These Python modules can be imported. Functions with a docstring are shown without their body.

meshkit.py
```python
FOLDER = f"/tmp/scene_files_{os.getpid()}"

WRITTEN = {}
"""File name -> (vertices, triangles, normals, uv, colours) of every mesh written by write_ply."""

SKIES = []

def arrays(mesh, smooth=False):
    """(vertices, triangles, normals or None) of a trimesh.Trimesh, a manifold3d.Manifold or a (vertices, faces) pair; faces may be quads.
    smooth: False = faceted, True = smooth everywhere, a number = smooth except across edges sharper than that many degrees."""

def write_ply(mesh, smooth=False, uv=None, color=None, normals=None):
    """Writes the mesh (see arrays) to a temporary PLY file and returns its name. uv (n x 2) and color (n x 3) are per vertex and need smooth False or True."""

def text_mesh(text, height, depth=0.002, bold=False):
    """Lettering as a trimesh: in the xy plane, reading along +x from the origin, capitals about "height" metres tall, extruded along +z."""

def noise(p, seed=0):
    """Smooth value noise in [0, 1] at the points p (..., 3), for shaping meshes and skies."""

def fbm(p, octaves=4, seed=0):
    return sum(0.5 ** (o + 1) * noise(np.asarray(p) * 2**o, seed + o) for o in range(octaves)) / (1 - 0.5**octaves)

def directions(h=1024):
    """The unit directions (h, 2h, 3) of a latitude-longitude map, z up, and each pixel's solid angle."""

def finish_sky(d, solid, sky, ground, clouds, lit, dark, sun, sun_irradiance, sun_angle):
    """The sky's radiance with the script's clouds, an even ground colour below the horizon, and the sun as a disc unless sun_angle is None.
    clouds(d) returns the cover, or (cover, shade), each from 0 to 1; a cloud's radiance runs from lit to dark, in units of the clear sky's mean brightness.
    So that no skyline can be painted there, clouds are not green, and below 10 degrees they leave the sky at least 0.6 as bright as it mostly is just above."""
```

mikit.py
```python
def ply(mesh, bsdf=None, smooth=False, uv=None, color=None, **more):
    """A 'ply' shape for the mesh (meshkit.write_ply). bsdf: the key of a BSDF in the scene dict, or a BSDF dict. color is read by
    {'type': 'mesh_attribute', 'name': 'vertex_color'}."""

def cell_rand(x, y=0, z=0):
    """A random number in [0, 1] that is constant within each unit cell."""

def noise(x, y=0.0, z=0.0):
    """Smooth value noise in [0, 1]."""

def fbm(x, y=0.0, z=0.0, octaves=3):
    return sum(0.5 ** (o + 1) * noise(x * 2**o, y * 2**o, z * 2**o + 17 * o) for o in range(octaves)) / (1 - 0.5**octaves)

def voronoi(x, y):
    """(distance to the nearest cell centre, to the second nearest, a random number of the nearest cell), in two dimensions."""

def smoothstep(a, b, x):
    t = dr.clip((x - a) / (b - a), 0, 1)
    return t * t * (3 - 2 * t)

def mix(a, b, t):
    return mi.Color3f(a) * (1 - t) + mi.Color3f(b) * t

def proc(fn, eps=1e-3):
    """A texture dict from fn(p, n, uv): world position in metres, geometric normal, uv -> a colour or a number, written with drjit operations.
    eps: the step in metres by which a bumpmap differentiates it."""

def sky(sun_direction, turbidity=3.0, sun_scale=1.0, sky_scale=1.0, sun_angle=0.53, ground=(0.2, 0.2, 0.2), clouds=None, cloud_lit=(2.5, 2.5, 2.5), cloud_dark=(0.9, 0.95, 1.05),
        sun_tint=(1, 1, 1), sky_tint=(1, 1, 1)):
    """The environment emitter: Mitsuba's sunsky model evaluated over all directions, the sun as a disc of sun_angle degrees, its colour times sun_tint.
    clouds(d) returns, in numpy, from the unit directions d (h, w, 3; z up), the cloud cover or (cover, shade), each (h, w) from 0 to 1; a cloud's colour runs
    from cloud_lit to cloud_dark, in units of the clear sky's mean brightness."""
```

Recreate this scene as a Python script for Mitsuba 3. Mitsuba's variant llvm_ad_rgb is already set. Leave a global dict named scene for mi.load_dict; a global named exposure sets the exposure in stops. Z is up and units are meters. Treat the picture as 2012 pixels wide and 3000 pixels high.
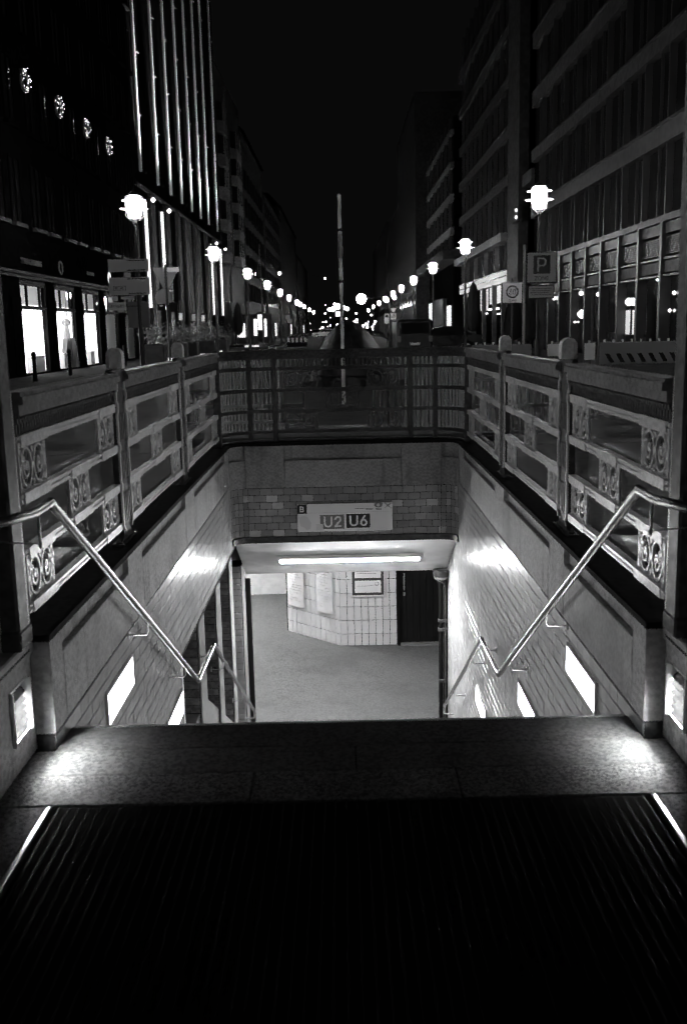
import math, random
import numpy as np
import drjit as dr
import mitsuba as mi
import trimesh
import mikit
import meshkit
from mikit import proc, noise, fbm, smoothstep, mix
from shapely.geometry import Polygon, LineString, Point, box as sbox
from shapely.ops import unary_union
from shapely import affinity

# ---------------------------------------------------------------- camera, sky, exposure
T = mi.ScalarTransform4f
RND = random.Random(7)
NR = np.random.default_rng(11)
scene, labels = {}, {}
EYE = (0.0, 0.0, 1.5)
RIGHT, UP, FWD = (0.99976106, -0.00259573, -0.02170455), (0.02181486, 0.18170134, 0.98311176), (-0.00139185, 0.98335034, -0.18171455)
scene['camera'] = {'type': 'thinlens', 'fov': 38.06, 'fov_axis': 'x', 'aperture_radius': 0.005, 'focus_distance': 9.6,
                   'near_clip': 0.05, 'far_clip': 2500.0,
                   'to_world': T().look_at(origin=list(EYE), target=[EYE[i] + FWD[i] for i in range(3)], up=list(UP))}
scene['sky'] = {**mikit.sky((0.2, -1.0, 0.25), turbidity=3, sun_scale=1e-6, sky_scale=0.05 / 16, sky_tint=(1.25, 1.0, 0.8), sun_angle=20,
                            ground=(0.02, 0.02, 0.02), clouds=lambda d: 1.0, cloud_lit=(1, 1, 1), cloud_dark=(1, 1, 1)), 'sampling_weight': .5}
exposure = 4.0
KE = 2.0 ** -exposure        # every lamp's output is given for exposure 0
L_TUBE, L_BOX, L_PIER, L_HALL, L_STREET, L_SHOP = 285.0, 30.0, 480.0, 60.0, 84.0, 4.0

# ---------------------------------------------------------------- materials (a black and white world: all greys)
def grey(v):
    return {'type': 'rgb', 'value': [float(v)] * 3}

def mat(name, v, rough=0.6, metal=0.0, spec=0.5, fn=None, bump=None, bscale=1.0, eps=1e-3, **k):
    b = {'type': 'principled', 'base_color': grey(v) if fn is None else proc(fn), 'roughness': rough, 'metallic': metal, 'specular': spec, **k}
    if bump is not None:
        b = {'type': 'bumpmap', 'arbitrary': proc(bump, eps), 'scale': bscale, 'bsdf': b}
    scene[name] = {'type': 'twosided', 'bsdf': b}
    return name

def speck(lo, hi, s, o=4, stain=0.0):
    def fn(p, n, uv):
        a = fbm(p.x * s, p.y * s, p.z * s, octaves=o)
        t = smoothstep(0.28, 0.72, a)
        v = lo + (hi - lo) * t
        if stain:
            st = fbm(p.x * 2.3 + 7, p.y * 2.3, p.z * 1.1, octaves=3)
            v = v * (1 - stain * smoothstep(0.45, 0.75, st))
        return mi.Color3f(v)
    return fn

def stone_fn(p, n, uv):
    t = smoothstep(0.28, 0.72, fbm(p.x * 60, p.y * 60, p.z * 60, octaves=3))
    streak = smoothstep(0.45, 0.8, fbm(p.x * 16, p.y * 16, p.z * 1.6, octaves=3))
    blot = smoothstep(0.45, 0.75, fbm(p.x * 2.3 + 7, p.y * 2.3, p.z * 2.1, octaves=3))
    return mi.Color3f((.25 + .10 * t) * (1 - .30 * streak) * (1 - .25 * blot))
mat('m_stone', .2, .75, fn=stone_fn, bump=lambda p, n, uv: fbm(p.x * 90, p.y * 90, p.z * 90, octaves=2), bscale=.0012)
mat('m_ledge', .012, .8, fn=speck(.004, .014, 40), spec=.03)
for i, v in enumerate((.25, .31, .36, .21, .46)):
    mat(f'm_tile{i}', v, .17, spec=.4, fn=speck(v * .94, v * 1.05, 25, 2))
mat('m_grout', .05, .9, fn=speck(.015, .03, 80, 2))
mat('m_brick', .16, .75, fn=speck(.10, .20, 35, 3))
mat('m_brick2', .13, .75, fn=speck(.08, .16, 35, 3))
mat('m_brick3', .2, .75, fn=speck(.14, .25, 35, 3))
mat('m_granite', .3, .9, spec=.06, fn=speck(.04, .12, 130, 3, .35), bump=lambda p, n, uv: fbm(p.x * 70, p.y * 70, p.z * 70, octaves=3), bscale=.004)
mat('m_nosing', .2, .9, spec=.06, fn=speck(.05, .09, 90, 3, .3))
mat('m_iron', .14, .4, metal=.15, fn=speck(.05, .10, 45, 3, .3), bump=lambda p, n, uv: fbm(p.x * 120, p.y * 120, p.z * 120, octaves=2), bscale=.0012)
mat('m_railiron', .48, .38, metal=.2, fn=speck(.56, .72, 60, 3, .3), bump=lambda p, n, uv: fbm(p.x * 120, p.y * 120, p.z * 120, octaves=2), bscale=.0012)
mat('m_bead', .55, .4, metal=.2)
mat('m_beamiron', .2, .42, metal=.15, fn=speck(.10, .17, 45, 3, .3), bump=lambda p, n, uv: fbm(p.x * 120, p.y * 120, p.z * 120, octaves=2), bscale=.0012)
mat('m_darkiron', .03, .5, fn=speck(.02, .045, 30, 3))
mat('m_black', .006, .6, spec=.1)
mat('m_portal', .07, .5, fn=speck(.03, .06, 30, 3))
mat('m_rubber', .008, .95, spec=0.0)
mat('m_alu', .55, .32, metal=.9)
scene['m_steel'] = {'type': 'twosided', 'bsdf': {'type': 'roughconductor', 'alpha': .17, 'specular_reflectance': grey(.66)}}
mat('m_grate', .3, .3, metal=.95)
mat('m_gratebar', .012, .5, metal=0, spec=.03)
mat('m_white', .74, .5)
mat('m_plaster', .68, .8, fn=speck(.62, .72, 12, 4, .12))
mat('m_soffit', .66, .55, fn=speck(.58, .65, 9, 3, .08))
mat('m_hallfloor', .13, .65, fn=speck(.10, .15, 55, 4, .2))
mat('m_doorwood', .03, .6, spec=.1, fn=lambda p, n, uv: mi.Color3f(.006 + .012 * fbm(p.x * 60, p.y * 3, p.z * 4, octaves=3)))
mat('m_sign', .84, .5)
mat('m_signgrey', .2, .45)
mat('m_signpale', .72, .5)
mat('m_signblack', .012, .4)
mat('m_paper', .84, .7)
mat('m_print', .25, .8)
scene['m_pane'] = {'type': 'thindielectric', 'int_ior': 1.5}
mat('m_darkglass', .008, .06, spec=.6)

# ---------------------------------------------------------------- helpers
def numbered(name):
    if name not in scene and name not in labels:
        return name
    i = 1
    while f'{name}_{i:03d}' in scene or f'{name}_{i:03d}' in labels:
        i += 1
    return f'{name}_{i:03d}'

_next = {}
def numbered_fast(name):
    n = _next.get(name, -1) + 1
    _next[name] = n
    return name if n == 0 else f'{name}_{n:03d}'

def thing(name, label, cat, group=None):
    key = numbered_fast(name)
    labels[key] = {'label': label, 'category': cat}
    if group:
        labels[key]['group'] = group
    return key

def struct(name):
    key = numbered_fast(name)
    labels[key] = {'kind': 'structure'}
    return key

PLY = {}
def shape(mesh, m, smooth=False):
    """mesh: trimesh, (v, f), or a string key of a cached shape dict"""
    return mikit.ply(mesh, m, smooth=smooth)

def put(parent, name, d, to=None, label=None, kind=None, emit=None, sw=.3):
    key = numbered_fast(f'{parent}__{name}') if name else parent
    d = dict(d)
    if to is not None:
        d['to_world'] = to
    if emit is not None:
        d['emitter'] = {'type': 'area', 'radiance': grey(emit * KE), 'sampling_weight': sw}
    scene[key] = d
    if label or kind:
        e = labels.setdefault(key, {})
        if label:
            e['label'] = label
        if kind:
            e['kind'] = kind
    return key

def part(parent, name, mesh, m, smooth=False, **k):
    return put(parent, name, shape(mesh, m, smooth), **k)

def cat(*ms):
    ms = [x for m in ms for x in (m if isinstance(m, list) else [m])]
    return trimesh.util.concatenate(ms)

def B(x0, x1, y0, y1, z0, z1):
    v = np.array([[x, y, z] for z in (z0, z1) for y in (y0, y1) for x in (x0, x1)], float)
    f = np.array([[0, 2, 3], [0, 3, 1], [4, 5, 7], [4, 7, 6], [0, 1, 5], [0, 5, 4], [2, 6, 7], [2, 7, 3], [0, 4, 6], [0, 6, 2], [1, 3, 7], [1, 7, 5]])
    return trimesh.Trimesh(v, f, process=False)

def CB(x0, x1, y0, y1, z0, z1, c=.004):
    """box with chamfered edges"""
    pts = []
    for sx in (0, 1):
        for sy in (0, 1):
            for sz in (0, 1):
                p = np.array([(x0, x1)[sx], (y0, y1)[sy], (z0, z1)[sz]], float)
                s = np.array([1 - 2 * sx, 1 - 2 * sy, 1 - 2 * sz], float) * c
                for k in range(3):
                    q = p + s
                    q[k] = p[k]
                    pts.append(q)
    return trimesh.convex.convex_hull(np.array(pts))

def tube(points, r, sides=10, closed=False, caps=True):
    p = np.asarray(points, float)
    n = len(p)
    if closed:
        t = np.roll(p, -1, 0) - np.roll(p, 1, 0)
    else:
        d = np.diff(p, axis=0)
        d /= np.linalg.norm(d, axis=1, keepdims=True)
        t = np.vstack([d[:1], d[1:] + d[:-1], d[-1:]])
    t /= np.linalg.norm(t, axis=1, keepdims=True)
    a = np.cross(t[0], [0, 0, 1.0])
    if np.linalg.norm(a) < .2:
        a = np.cross(t[0], [1.0, 0, 0])
    rr = np.broadcast_to(r, (n,))
    vs = []
    for i in range(n):
        a = a - t[i] * (a @ t[i])
        a /= np.linalg.norm(a)
        b = np.cross(t[i], a)
        m = 1.0
        if not closed and 0 < i < n - 1:
            m = 1 / max(.5, math.sqrt((1 + float((p[i] - p[i - 1]) @ (p[i + 1] - p[i]) / np.linalg.norm(p[i] - p[i - 1]) / np.linalg.norm(p[i + 1] - p[i]))) / 2))
        an = np.arange(sides) * 2 * np.pi / sides
        vs.append(p[i] + rr[i] * m * (np.cos(an)[:, None] * a + np.sin(an)[:, None] * b))
    v = np.vstack(vs)
    f = []
    for i in range(n if closed else n - 1):
        j = (i + 1) % n
        for k in range(sides):
            l = (k + 1) % sides
            f += [[i * sides + k, i * sides + l, j * sides + l], [i * sides + k, j * sides + l, j * sides + k]]
    if caps and not closed:
        v = np.vstack([v, p[:1], p[-1:]])
        for k in range(sides):
            l = (k + 1) % sides
            f += [[n * sides, l, k], [n * sides + 1, (n - 1) * sides + k, (n - 1) * sides + l]]
    return trimesh.Trimesh(v, f, process=False)

def cyl(p0, p1, r, sides=14):
    return tube([p0, p1], r, sides)

def lathe(profile, c=(0, 0, 0), sides=20):
    """profile: (radius, z) from bottom to top"""
    pr = np.asarray(profile, float)
    an = np.arange(sides) * 2 * np.pi / sides
    v = np.array([[c[0] + r * math.cos(a), c[1] + r * math.sin(a), c[2] + z] for r, z in pr for a in an])
    f = []
    for i in range(len(pr) - 1):
        for k in range(sides):
            l = (k + 1) % sides
            f += [[i * sides + k, i * sides + l, (i + 1) * sides + l], [i * sides + k, (i + 1) * sides + l, (i + 1) * sides + k]]
    n = len(pr) * sides
    v = np.vstack([v, [[c[0], c[1], c[2] + pr[0, 1]], [c[0], c[1], c[2] + pr[-1, 1]]]])
    for k in range(sides):
        l = (k + 1) % sides
        f += [[n, l, k], [n + 1, (len(pr) - 1) * sides + k, (len(pr) - 1) * sides + l]]
    return trimesh.Trimesh(v, f, process=False)

def prism(poly, z0, z1):
    """vertical prism over a shapely polygon"""
    gs = getattr(poly, 'geoms', [poly])
    m = cat([trimesh.creation.extrude_polygon(g, z1 - z0, engine='earcut') for g in gs])
    m.apply_translation([0, 0, z0])
    return m

def frame(o, u, v, w):
    m = np.eye(4)
    m[:3, 0], m[:3, 1], m[:3, 2], m[:3, 3] = u, v, w, o
    return m

def plate(poly, depth, o, u, v):
    """shapely polygon in the plane (u, v) at o, extruded along u x v by depth"""
    u, v = np.asarray(u, float), np.asarray(v, float)
    gs = getattr(poly, 'geoms', [poly])
    m = cat([trimesh.creation.extrude_polygon(g, depth, engine='earcut') for g in gs])
    m.apply_transform(frame(o, u, v, np.cross(u, v)))
    return m

def text(s, h, o, u, v, depth=.003, bold=False, width=None):
    """lettering centred at o"""
    m = meshkit.text_mesh(s, h, depth, bold)
    b = m.bounds
    m.apply_translation([-(b[0, 0] + b[1, 0]) / 2, -(b[0, 1] + b[1, 1]) / 2, 0])
    if width:
        m.apply_scale([width / (b[1, 0] - b[0, 0]), 1, 1])
    m.apply_transform(frame(o, u, v, np.cross(u, v)))
    return m

XP, YP, ZP, XM, YM = (1, 0, 0), (0, 1, 0), (0, 0, 1), (-1, 0, 0), (0, -1, 0)
SIDE = {1: 'right', -1: 'left'}

# ---------------------------------------------------------------- dimensions of the stairwell
W, Y0, Y1 = 1.08, 3.65, 9.45           # half width, top step edge, end wall
ZL, ZF = -1.65, -3.25                  # landing, hall floor
YA, YB, YC = 6.29, 7.04, 9.65          # foot of the first flight, head and foot of the second

def stair_z(y):
    if y < Y0: return 0.0
    if y < YA: return -.165 * (math.floor((y - Y0) / .2933) + 1)
    if y < YB: return ZL
    if y < YC: return ZL - .16 * (math.floor((y - YB) / .29) + 1)
    return ZF

# ================================================================ LARGE STRUCTURE
g = struct('ground')
hole = sbox(-1.3, -50, 1.3, 9.85).intersection(sbox(-1.3, 1.2, 1.3, 9.85))
mat('m_paving', .07, .8, fn=speck(.012, .026, 9, 4, .3), bump=lambda p, n, uv: fbm(p.x * 20, p.y * 20, octaves=3), bscale=.006)
mat('m_asphalt', .045, .7, fn=speck(.015, .03, 14, 4, .3), bump=lambda p, n, uv: fbm(p.x * 40, p.y * 40, octaves=2), bscale=.004)
part(g, '', prism(sbox(-600, -300, 600, 1500).difference(hole), -.05, 0), 'm_paving')

# landing slabs in front of the top step
ld = struct('landing')
part(ld, 'bed', B(-1.3, 1.3, 1.2, 3.62, -.30, -.045), 'm_black')
for k, (xa, xb) in enumerate(((-1.3, -.33), (-.33, .36), (.36, 1.3))):
    part(ld, 'slab', CB(xa + .002, xb - .002, 2.995, 3.216, -.06, .001, .003), 'm_granite')
for k, (xa, xb) in enumerate(((-1.3, .02), (.02, 1.3))):
    part(ld, 'slab', CB(xa + .002, xb - .002, 3.221, 3.425, -.06, 0, .003), 'm_nosing')
for s in (1, -1):
    for ya, yb in ((1.2, 2.1), (2.1, 2.99)):
        part(ld, 'slab', CB(*sorted((s * .985, s * 1.3)), ya + .002, yb - .002, -.06, 0, .003), 'm_granite')

# foot grate
gr = thing('foot_grate', 'ribbed metal entrance grate sunk in the dark floor before the top step', 'floor grate')
for s in (1, -1):
    part(gr, 'edge_strip', CB(*sorted((s * .968, s * .983)), 1.25, 2.99, -.03, .002, .002), 'm_grate')
part(gr, 'edge_strip', B(-.96, .96, 1.23, 1.25, -.03, .001), 'm_grate')
part(gr, 'pan', B(-.96, .96, 1.25, 2.992, -.044, -.034), 'm_rubber')
bar = shape(CB(-.0018, .0018, 1.252, 2.988, -.033, -.001, .0008), 'm_gratebar')
rub = shape(CB(-.0135, .0135, 1.252, 2.988, -.033, -.0025, .002), 'm_rubber')
nb = 58
for k in range(nb):
    x = -.94 + 1.88 * k / (nb - 1)
    put(gr, 'bar', bar, to=T().translate([x, 0, 0]))
    if k < nb - 1:
        put(gr, 'rubber_strip', rub, to=T().translate([x + .94 / (nb - 1), 0, 0]))

# stairs
st = thing('staircase', 'two flights of stone steps going down between glazed tile walls', 'stairs')
yy, z = Y0, 0.0
prev = 3.43
part(st, 'step', CB(-W, W, 3.43, Y0, -.165, 0, .006), 'm_nosing')
part(st, 'nosing_strip', B(-W + .02, W - .02, Y0 - .012, Y0 + .003, -.03, .0025), 'm_signpale', label='pale front edge strip of the top step')
for k in range(1, 10):
    y = Y0 + .2933 * (k - 1)
    part(st, 'step', CB(-W, W, y, y + .2933, -.165 * (k + 1), -.165 * k, .006), 'm_nosing')
part(st, 'landing_slab', B(-W, W, YA, YB, ZL - .16, ZL), 'm_nosing')
for k in range(1, 10):
    y = YB + .29 * (k - 1)
    part(st, 'step', CB(-W, W, y, y + .29, ZL - .16 * (k + 1), ZL - .16 * k, .006), 'm_nosing')
part(st, 'soffit_bed', plate(Polygon([(3.5, -.35), (6.29, -1.95), (7.04, -1.95), (9.6, -3.45), (9.6, -3.9), (3.5, -3.9)]), 2 * W, (-W, 0, 0), (0, 1, 0), (0, 0, 1)), 'm_grout')

# ---------------------------------------------------------------- tile walls
PU, PV = .1145, .068
def tile_mesh(wd, ht):
    a, b, c = wd / 2, ht / 2, .0018
    v = np.array([[-a + c, -b + c, 0], [a - c, -b + c, 0], [a - c, b - c, 0], [-a + c, b - c, 0],
                  [-a, -b, -c], [a, -b, -c], [a, b, -c], [-a, b, -c], [-a, -b, -.012], [a, -b, -.012], [a, b, -.012], [-a, b, -.012]])
    f = [[0, 1, 2], [0, 2, 3]]
    for i in range(4):
        j = (i + 1) % 4
        f += [[4 + i, 4 + j, j], [4 + i, j, i], [8 + i, 8 + j, 4 + j], [8 + i, 4 + j, 4 + i]]
    return v, np.array(f)

_tiles = {}
def tile_shape(wd, ht, m):
    k = (round(wd, 4), round(ht, 4), m)
    if k not in _tiles:
        _tiles[k] = shape(trimesh.Trimesh(*tile_mesh(wd, ht), process=False), m)
    return _tiles[k]

def rot_small(a, b):
    ca, sa, cb, sb = math.cos(a), math.sin(a), math.cos(b), math.sin(b)
    return np.array([[1, 0, 0], [0, ca, -sa], [0, sa, ca]]) @ np.array([[cb, 0, sb], [0, 1, 0], [-sb, 0, cb]])

def lay_tiles(parent, lst, most, mats, name='tile', tilt=.002, stuff='tile_field'):
    """lst of (distance, origin, u, v, w, width, height); the nearest `most` as parts, the rest joined"""
    lst = sorted(lst, key=lambda t: t[0])
    rest = {}
    for i, (d, o, u, v, w, wd, ht) in enumerate(lst):
        m = mats[int(NR.integers(len(mats)))]
        r = frame((0, 0, 0), u, v, w)[:3, :3] @ rot_small(NR.normal(0, tilt), NR.normal(0, tilt * .7))
        M = np.eye(4)
        M[:3, :3] = r
        M[:3, 3] = np.asarray(o, float) + np.asarray(w, float) * NR.normal(0, .0006)
        if i < most:
            put(parent, name, tile_shape(wd, ht, m), to=T(M.tolist()))
        else:
            vv, ff = tile_mesh(wd, ht)
            rest.setdefault(m, []).append(trimesh.Trimesh(vv @ M[:3, :3].T + M[:3, 3], ff, process=False))
    for m, ms in rest.items():
        part(parent, stuff, cat(ms), m, kind='stuff')

def soffit_z(y):
    return -.535 - (y - 9.45) * .577

def in_view_low(y):
    return 1.5 - .411 * y - .25

PARA = .41
def stair_side(s):
    far = {1: 'right', -1: 'left'}[s]
    t = thing('stair_wall', 'glazed tile side wall with stone parapet on the %s of the stairs, %s' % (far, 'unbroken down to the hall' if s > 0 else 'broken below by openings with white pilasters'), 'wall')
    X = s * W
    out = s
    # core behind the tiles
    if s > 0:
        core = [B(*sorted((X + out * .0065, X + out * .36)), 3.46, 10.7, -3.9, .05)]
    else:
        core = [B(*sorted((X + out * .0065, X + out * .36)), 3.46, 6.2, -3.9, .05),
                B(*sorted((X + out * .0065, X + out * .30)), 6.2, 10.7, -.60, .05)]
    part(t, 'wall_core', cat(core), 'm_grout')
    lst = []
    rows = int((.045 + 3.3) / PV)
    for r in range(rows):
        zc = .045 - PV * (r + .5)
        ytop_end = 9.29 if zc > -.47 else 10.38
        n = int((ytop_end - 3.46) / PU)
        for c in range(-1, n + 1):
            ya = 3.46 + PU * (c + (.5 if r % 2 else 0))
            yb = ya + PU
            ya, yb = max(ya, 3.46), min(yb, ytop_end)
            if yb - ya < .025:
                continue
            yc = (ya + yb) / 2
            if s < 0 and zc < -.60 and yb > 6.2:
                if ya < 6.17 and yb > 6.2: yb = 6.2
                else: continue
                yc = (ya + yb) / 2
            if zc < in_view_low(yc) - .1 or zc < stair_z(yc) - .1:
                continue
            if yc > 9.45 and zc > soffit_z(yc) + .05:
                continue
            o = (X, yc, zc)
            u, v, w = ((0, 1, 0), (0, 0, 1), (1, 0, 0)) if s < 0 else ((0, -1, 0), (0, 0, 1), (-1, 0, 0))
            lst.append((yc, o, u, v, w, yb - ya - .0040, PV - .0042))
    lay_tiles(t, lst, 300, ['m_tile1', 'm_tile1', 'm_tile2', 'm_tile1'])
    # parapet stone: pilasters flush, panels between with a set-back upper strip
    xs = lambda a, b: sorted((X + out * a, X + out * b))
    pil = [(3.46, 3.62), (4.81, 5.16), (6.66, 7.08), (8.95, 9.27)]
    for a, b in pil:
        part(t, 'pilaster', CB(*xs(0, .33), a + .0015, b - .0015, .05, PARA, .003), 'm_stone')
    for (a0, a), (b, b1) in zip(pil[:-1], pil[1:]):
        part(t, 'parapet_panel', CB(*xs(0, .10), a + .0015, b - .0015, .05, .322, .004), 'm_stone')
        part(t, 'parapet_strip', B(*xs(.028, .33), a - .001, b + .001, .30, PARA), 'm_stone')
    return t

wall_r = stair_side(1)
wall_l = stair_side(-1)

# left openings: piers with white fronts and brick flanks
WHITE_FRONT = [(6.94, 7.24, -1.30), (7.96, 8.23, -1.75), (8.93, 9.17, -2.25), (10.02, 10.30, -3.25)]
for k, (a, b, zb) in enumerate(WHITE_FRONT):
    zt = -.585 if k < 2 else (-.60 if k == 2 else -.9)
    part(wall_l, 'pier', B(-2.2, -W - .012, a, b, -3.25, zt), 'm_grout')
    part(wall_l, 'pier_front', CB(-W - .012, -W + .002, a, b, -3.25, zt, .004), 'm_tile0', label='white front face of a pier')
    n = int((zt + 3.2) / .062)
    for r in range(n):
        zc = zt - .062 * (r + .5)
        if zc < in_view_low(a) - .2: break
        for c in range(2 if r % 2 else 1):
            x0 = -W - .014 - (0 if c == 0 else (.12 if r % 2 else .24))
            x1 = x0 - ((.12 if c == 0 else .24) if r % 2 else .24)
            m = ('m_brick', 'm_brick2', 'm_brick3')[int(NR.integers(3))] if k < 3 else 'm_tile0'
            part(wall_l, 'brick', CB(x1 + .002, x0 - .002, a - .008 - NR.uniform(0, .0015), a + .02, zc - .0285, zc + .0285, .003), m)
sill = Polygon([(6.2, -1.27), (7.27, -1.27), (10.05, -2.76), (10.05, -3.3), (6.2, -3.3)])
part(wall_l, 'sill', plate(sill, .34, (-W - .36, 0, 0), (0, 1, 0), (0, 0, 1)), 'm_tile0', label='sloping white sill that follows the stairs')
part(wall_l, 'lintel', B(-2.2, -W - .32, 6.2, 10.7, -.60, -.45), 'm_grout')
part(wall_l, 'recess_wall', B(-2.3, -2.2, 6.0, 10.7, -3.4, -.45), 'm_brick2')
part(wall_l, 'end_jamb', B(-W - .05, -W + .003, 6.145, 6.2, -3.25, -.60), 'm_plaster')
part(wall_l, 'jamb_core', B(-2.2, -W - .05, 6.0, 6.19, -3.25, -.45), 'm_brick2')

# end wall
ew = thing('end_wall', 'glazed brick end wall above the low passage with a stone band on top', 'wall')
core = sbox(-1.3, 9.456, 1.3, 9.75)
part(ew, 'wall_core', prism(core, -.52, .02), 'm_grout')
R = .15
arc = lambda s, a: (s * (W - R + R * math.sin(a)), 9.45 - R + R * math.cos(a))   # a: 0 = end wall, 90 = side wall
cornerpoly = lambda s, r: Polygon([(s * (W + .2), 9.45 - R), (s * (W + .2), 9.8), (s * (W - R), 9.8)] + [(s * (W - R + r * math.sin(a)), 9.45 - R + r * math.cos(a)) for a in np.linspace(0, math.pi / 2, 9)]).buffer(0)
for s in (1, -1):
    part(ew, 'corner_core', prism(cornerpoly(s, R + .005), -.47, .02), 'm_grout')
lst = []
for r in range(7):
    zc = 0 - PV * (r + .5)
    x = -(W - R) - (PU / 2 if r % 2 else 0)
    while x < W - R - .01:
        a, b = max(x, -(W - R)), min(x + PU, W - R)
        if b - a > .02:
            lst.append((abs((a + b) / 2), ((a + b) / 2, 9.45, zc), (1, 0, 0), (0, 0, 1), (0, -1, 0), b - a - .0042, PV - .0042))
        x += PU
    for s in (1, -1):
        for k in range(5):
            a = math.pi / 2 * (k + .5) / 5
            px, py = arc(s, a)
            w = (-s * math.sin(a), -math.cos(a), 0)
            u = (math.cos(a), -s * math.sin(a), 0)
            lst.append((1.2, (px, py, zc), u, (0, 0, 1), w, R * math.pi / 10 - .002, PV - .004))
lay_tiles(ew, lst, 300, ['m_tile0'] * 9 + ['m_tile3'] * 2 + ['m_tile1', 'm_tile4'], tilt=.008)
zr = (.002, PARA)
for a, b in ((-.946, -.57), (.551, .933)):
    part(ew, 'pilaster', CB(a + .0015, b - .0015, 9.45, 9.75, *zr, .003), 'm_stone')
for a, b in ((-.57, .551), (-.93 - .01, -.946), (.933, .94)):
    if b - a > .5:
        part(ew, 'parapet_panel', CB(a + .0015, b - .0015, 9.45, 9.6, .002, .268, .004), 'm_stone')
        part(ew, 'parapet_strip', B(a, b, 9.478, 9.75, .25, PARA), 'm_stone')
for s in (1, -1):
    part(ew, 'corner_panel', prism(cornerpoly(s, R).intersection(sbox(-3, 0, 3, 9.75)).difference(sbox(-.947, 0, .934, 12)), .002, .268), 'm_stone', smooth=30)
    part(ew, 'corner_strip', prism(cornerpoly(s, R + .028).intersection(sbox(-3, 0, 3, 9.75)).difference(sbox(-.947, 0, .934, 12)), .2, PARA), 'm_stone', smooth=30)
# fascia and soffit of the passage
fas = LineString([(-W + .001, 9.30)] + [arc(-1, a) for a in np.linspace(math.pi / 2, 0, 8)] + [arc(1, a) for a in np.linspace(0, math.pi / 2, 8)] + [(W - .001, 9.30)])
part(ew, 'fascia_strip', prism(fas.buffer(.012, cap_style='flat'), -.535, -.476), 'm_darkiron', label='dark metal edge strip over the passage')
part(ew, 'soffit', plate(Polygon([(9.463, -.536), (10.42, -1.083), (10.42, -.9), (9.463, -.44)]), 2 * W - .004, (-W + .002, 0, 0), (0, 1, 0), (0, 0, 1)), 'm_soffit', label='sloping white ceiling of the passage')
part(ew, 'slab_over', B(-1.4, 1.4, 9.76, 10.7, -.43, -.06), 'm_grout')

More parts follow.
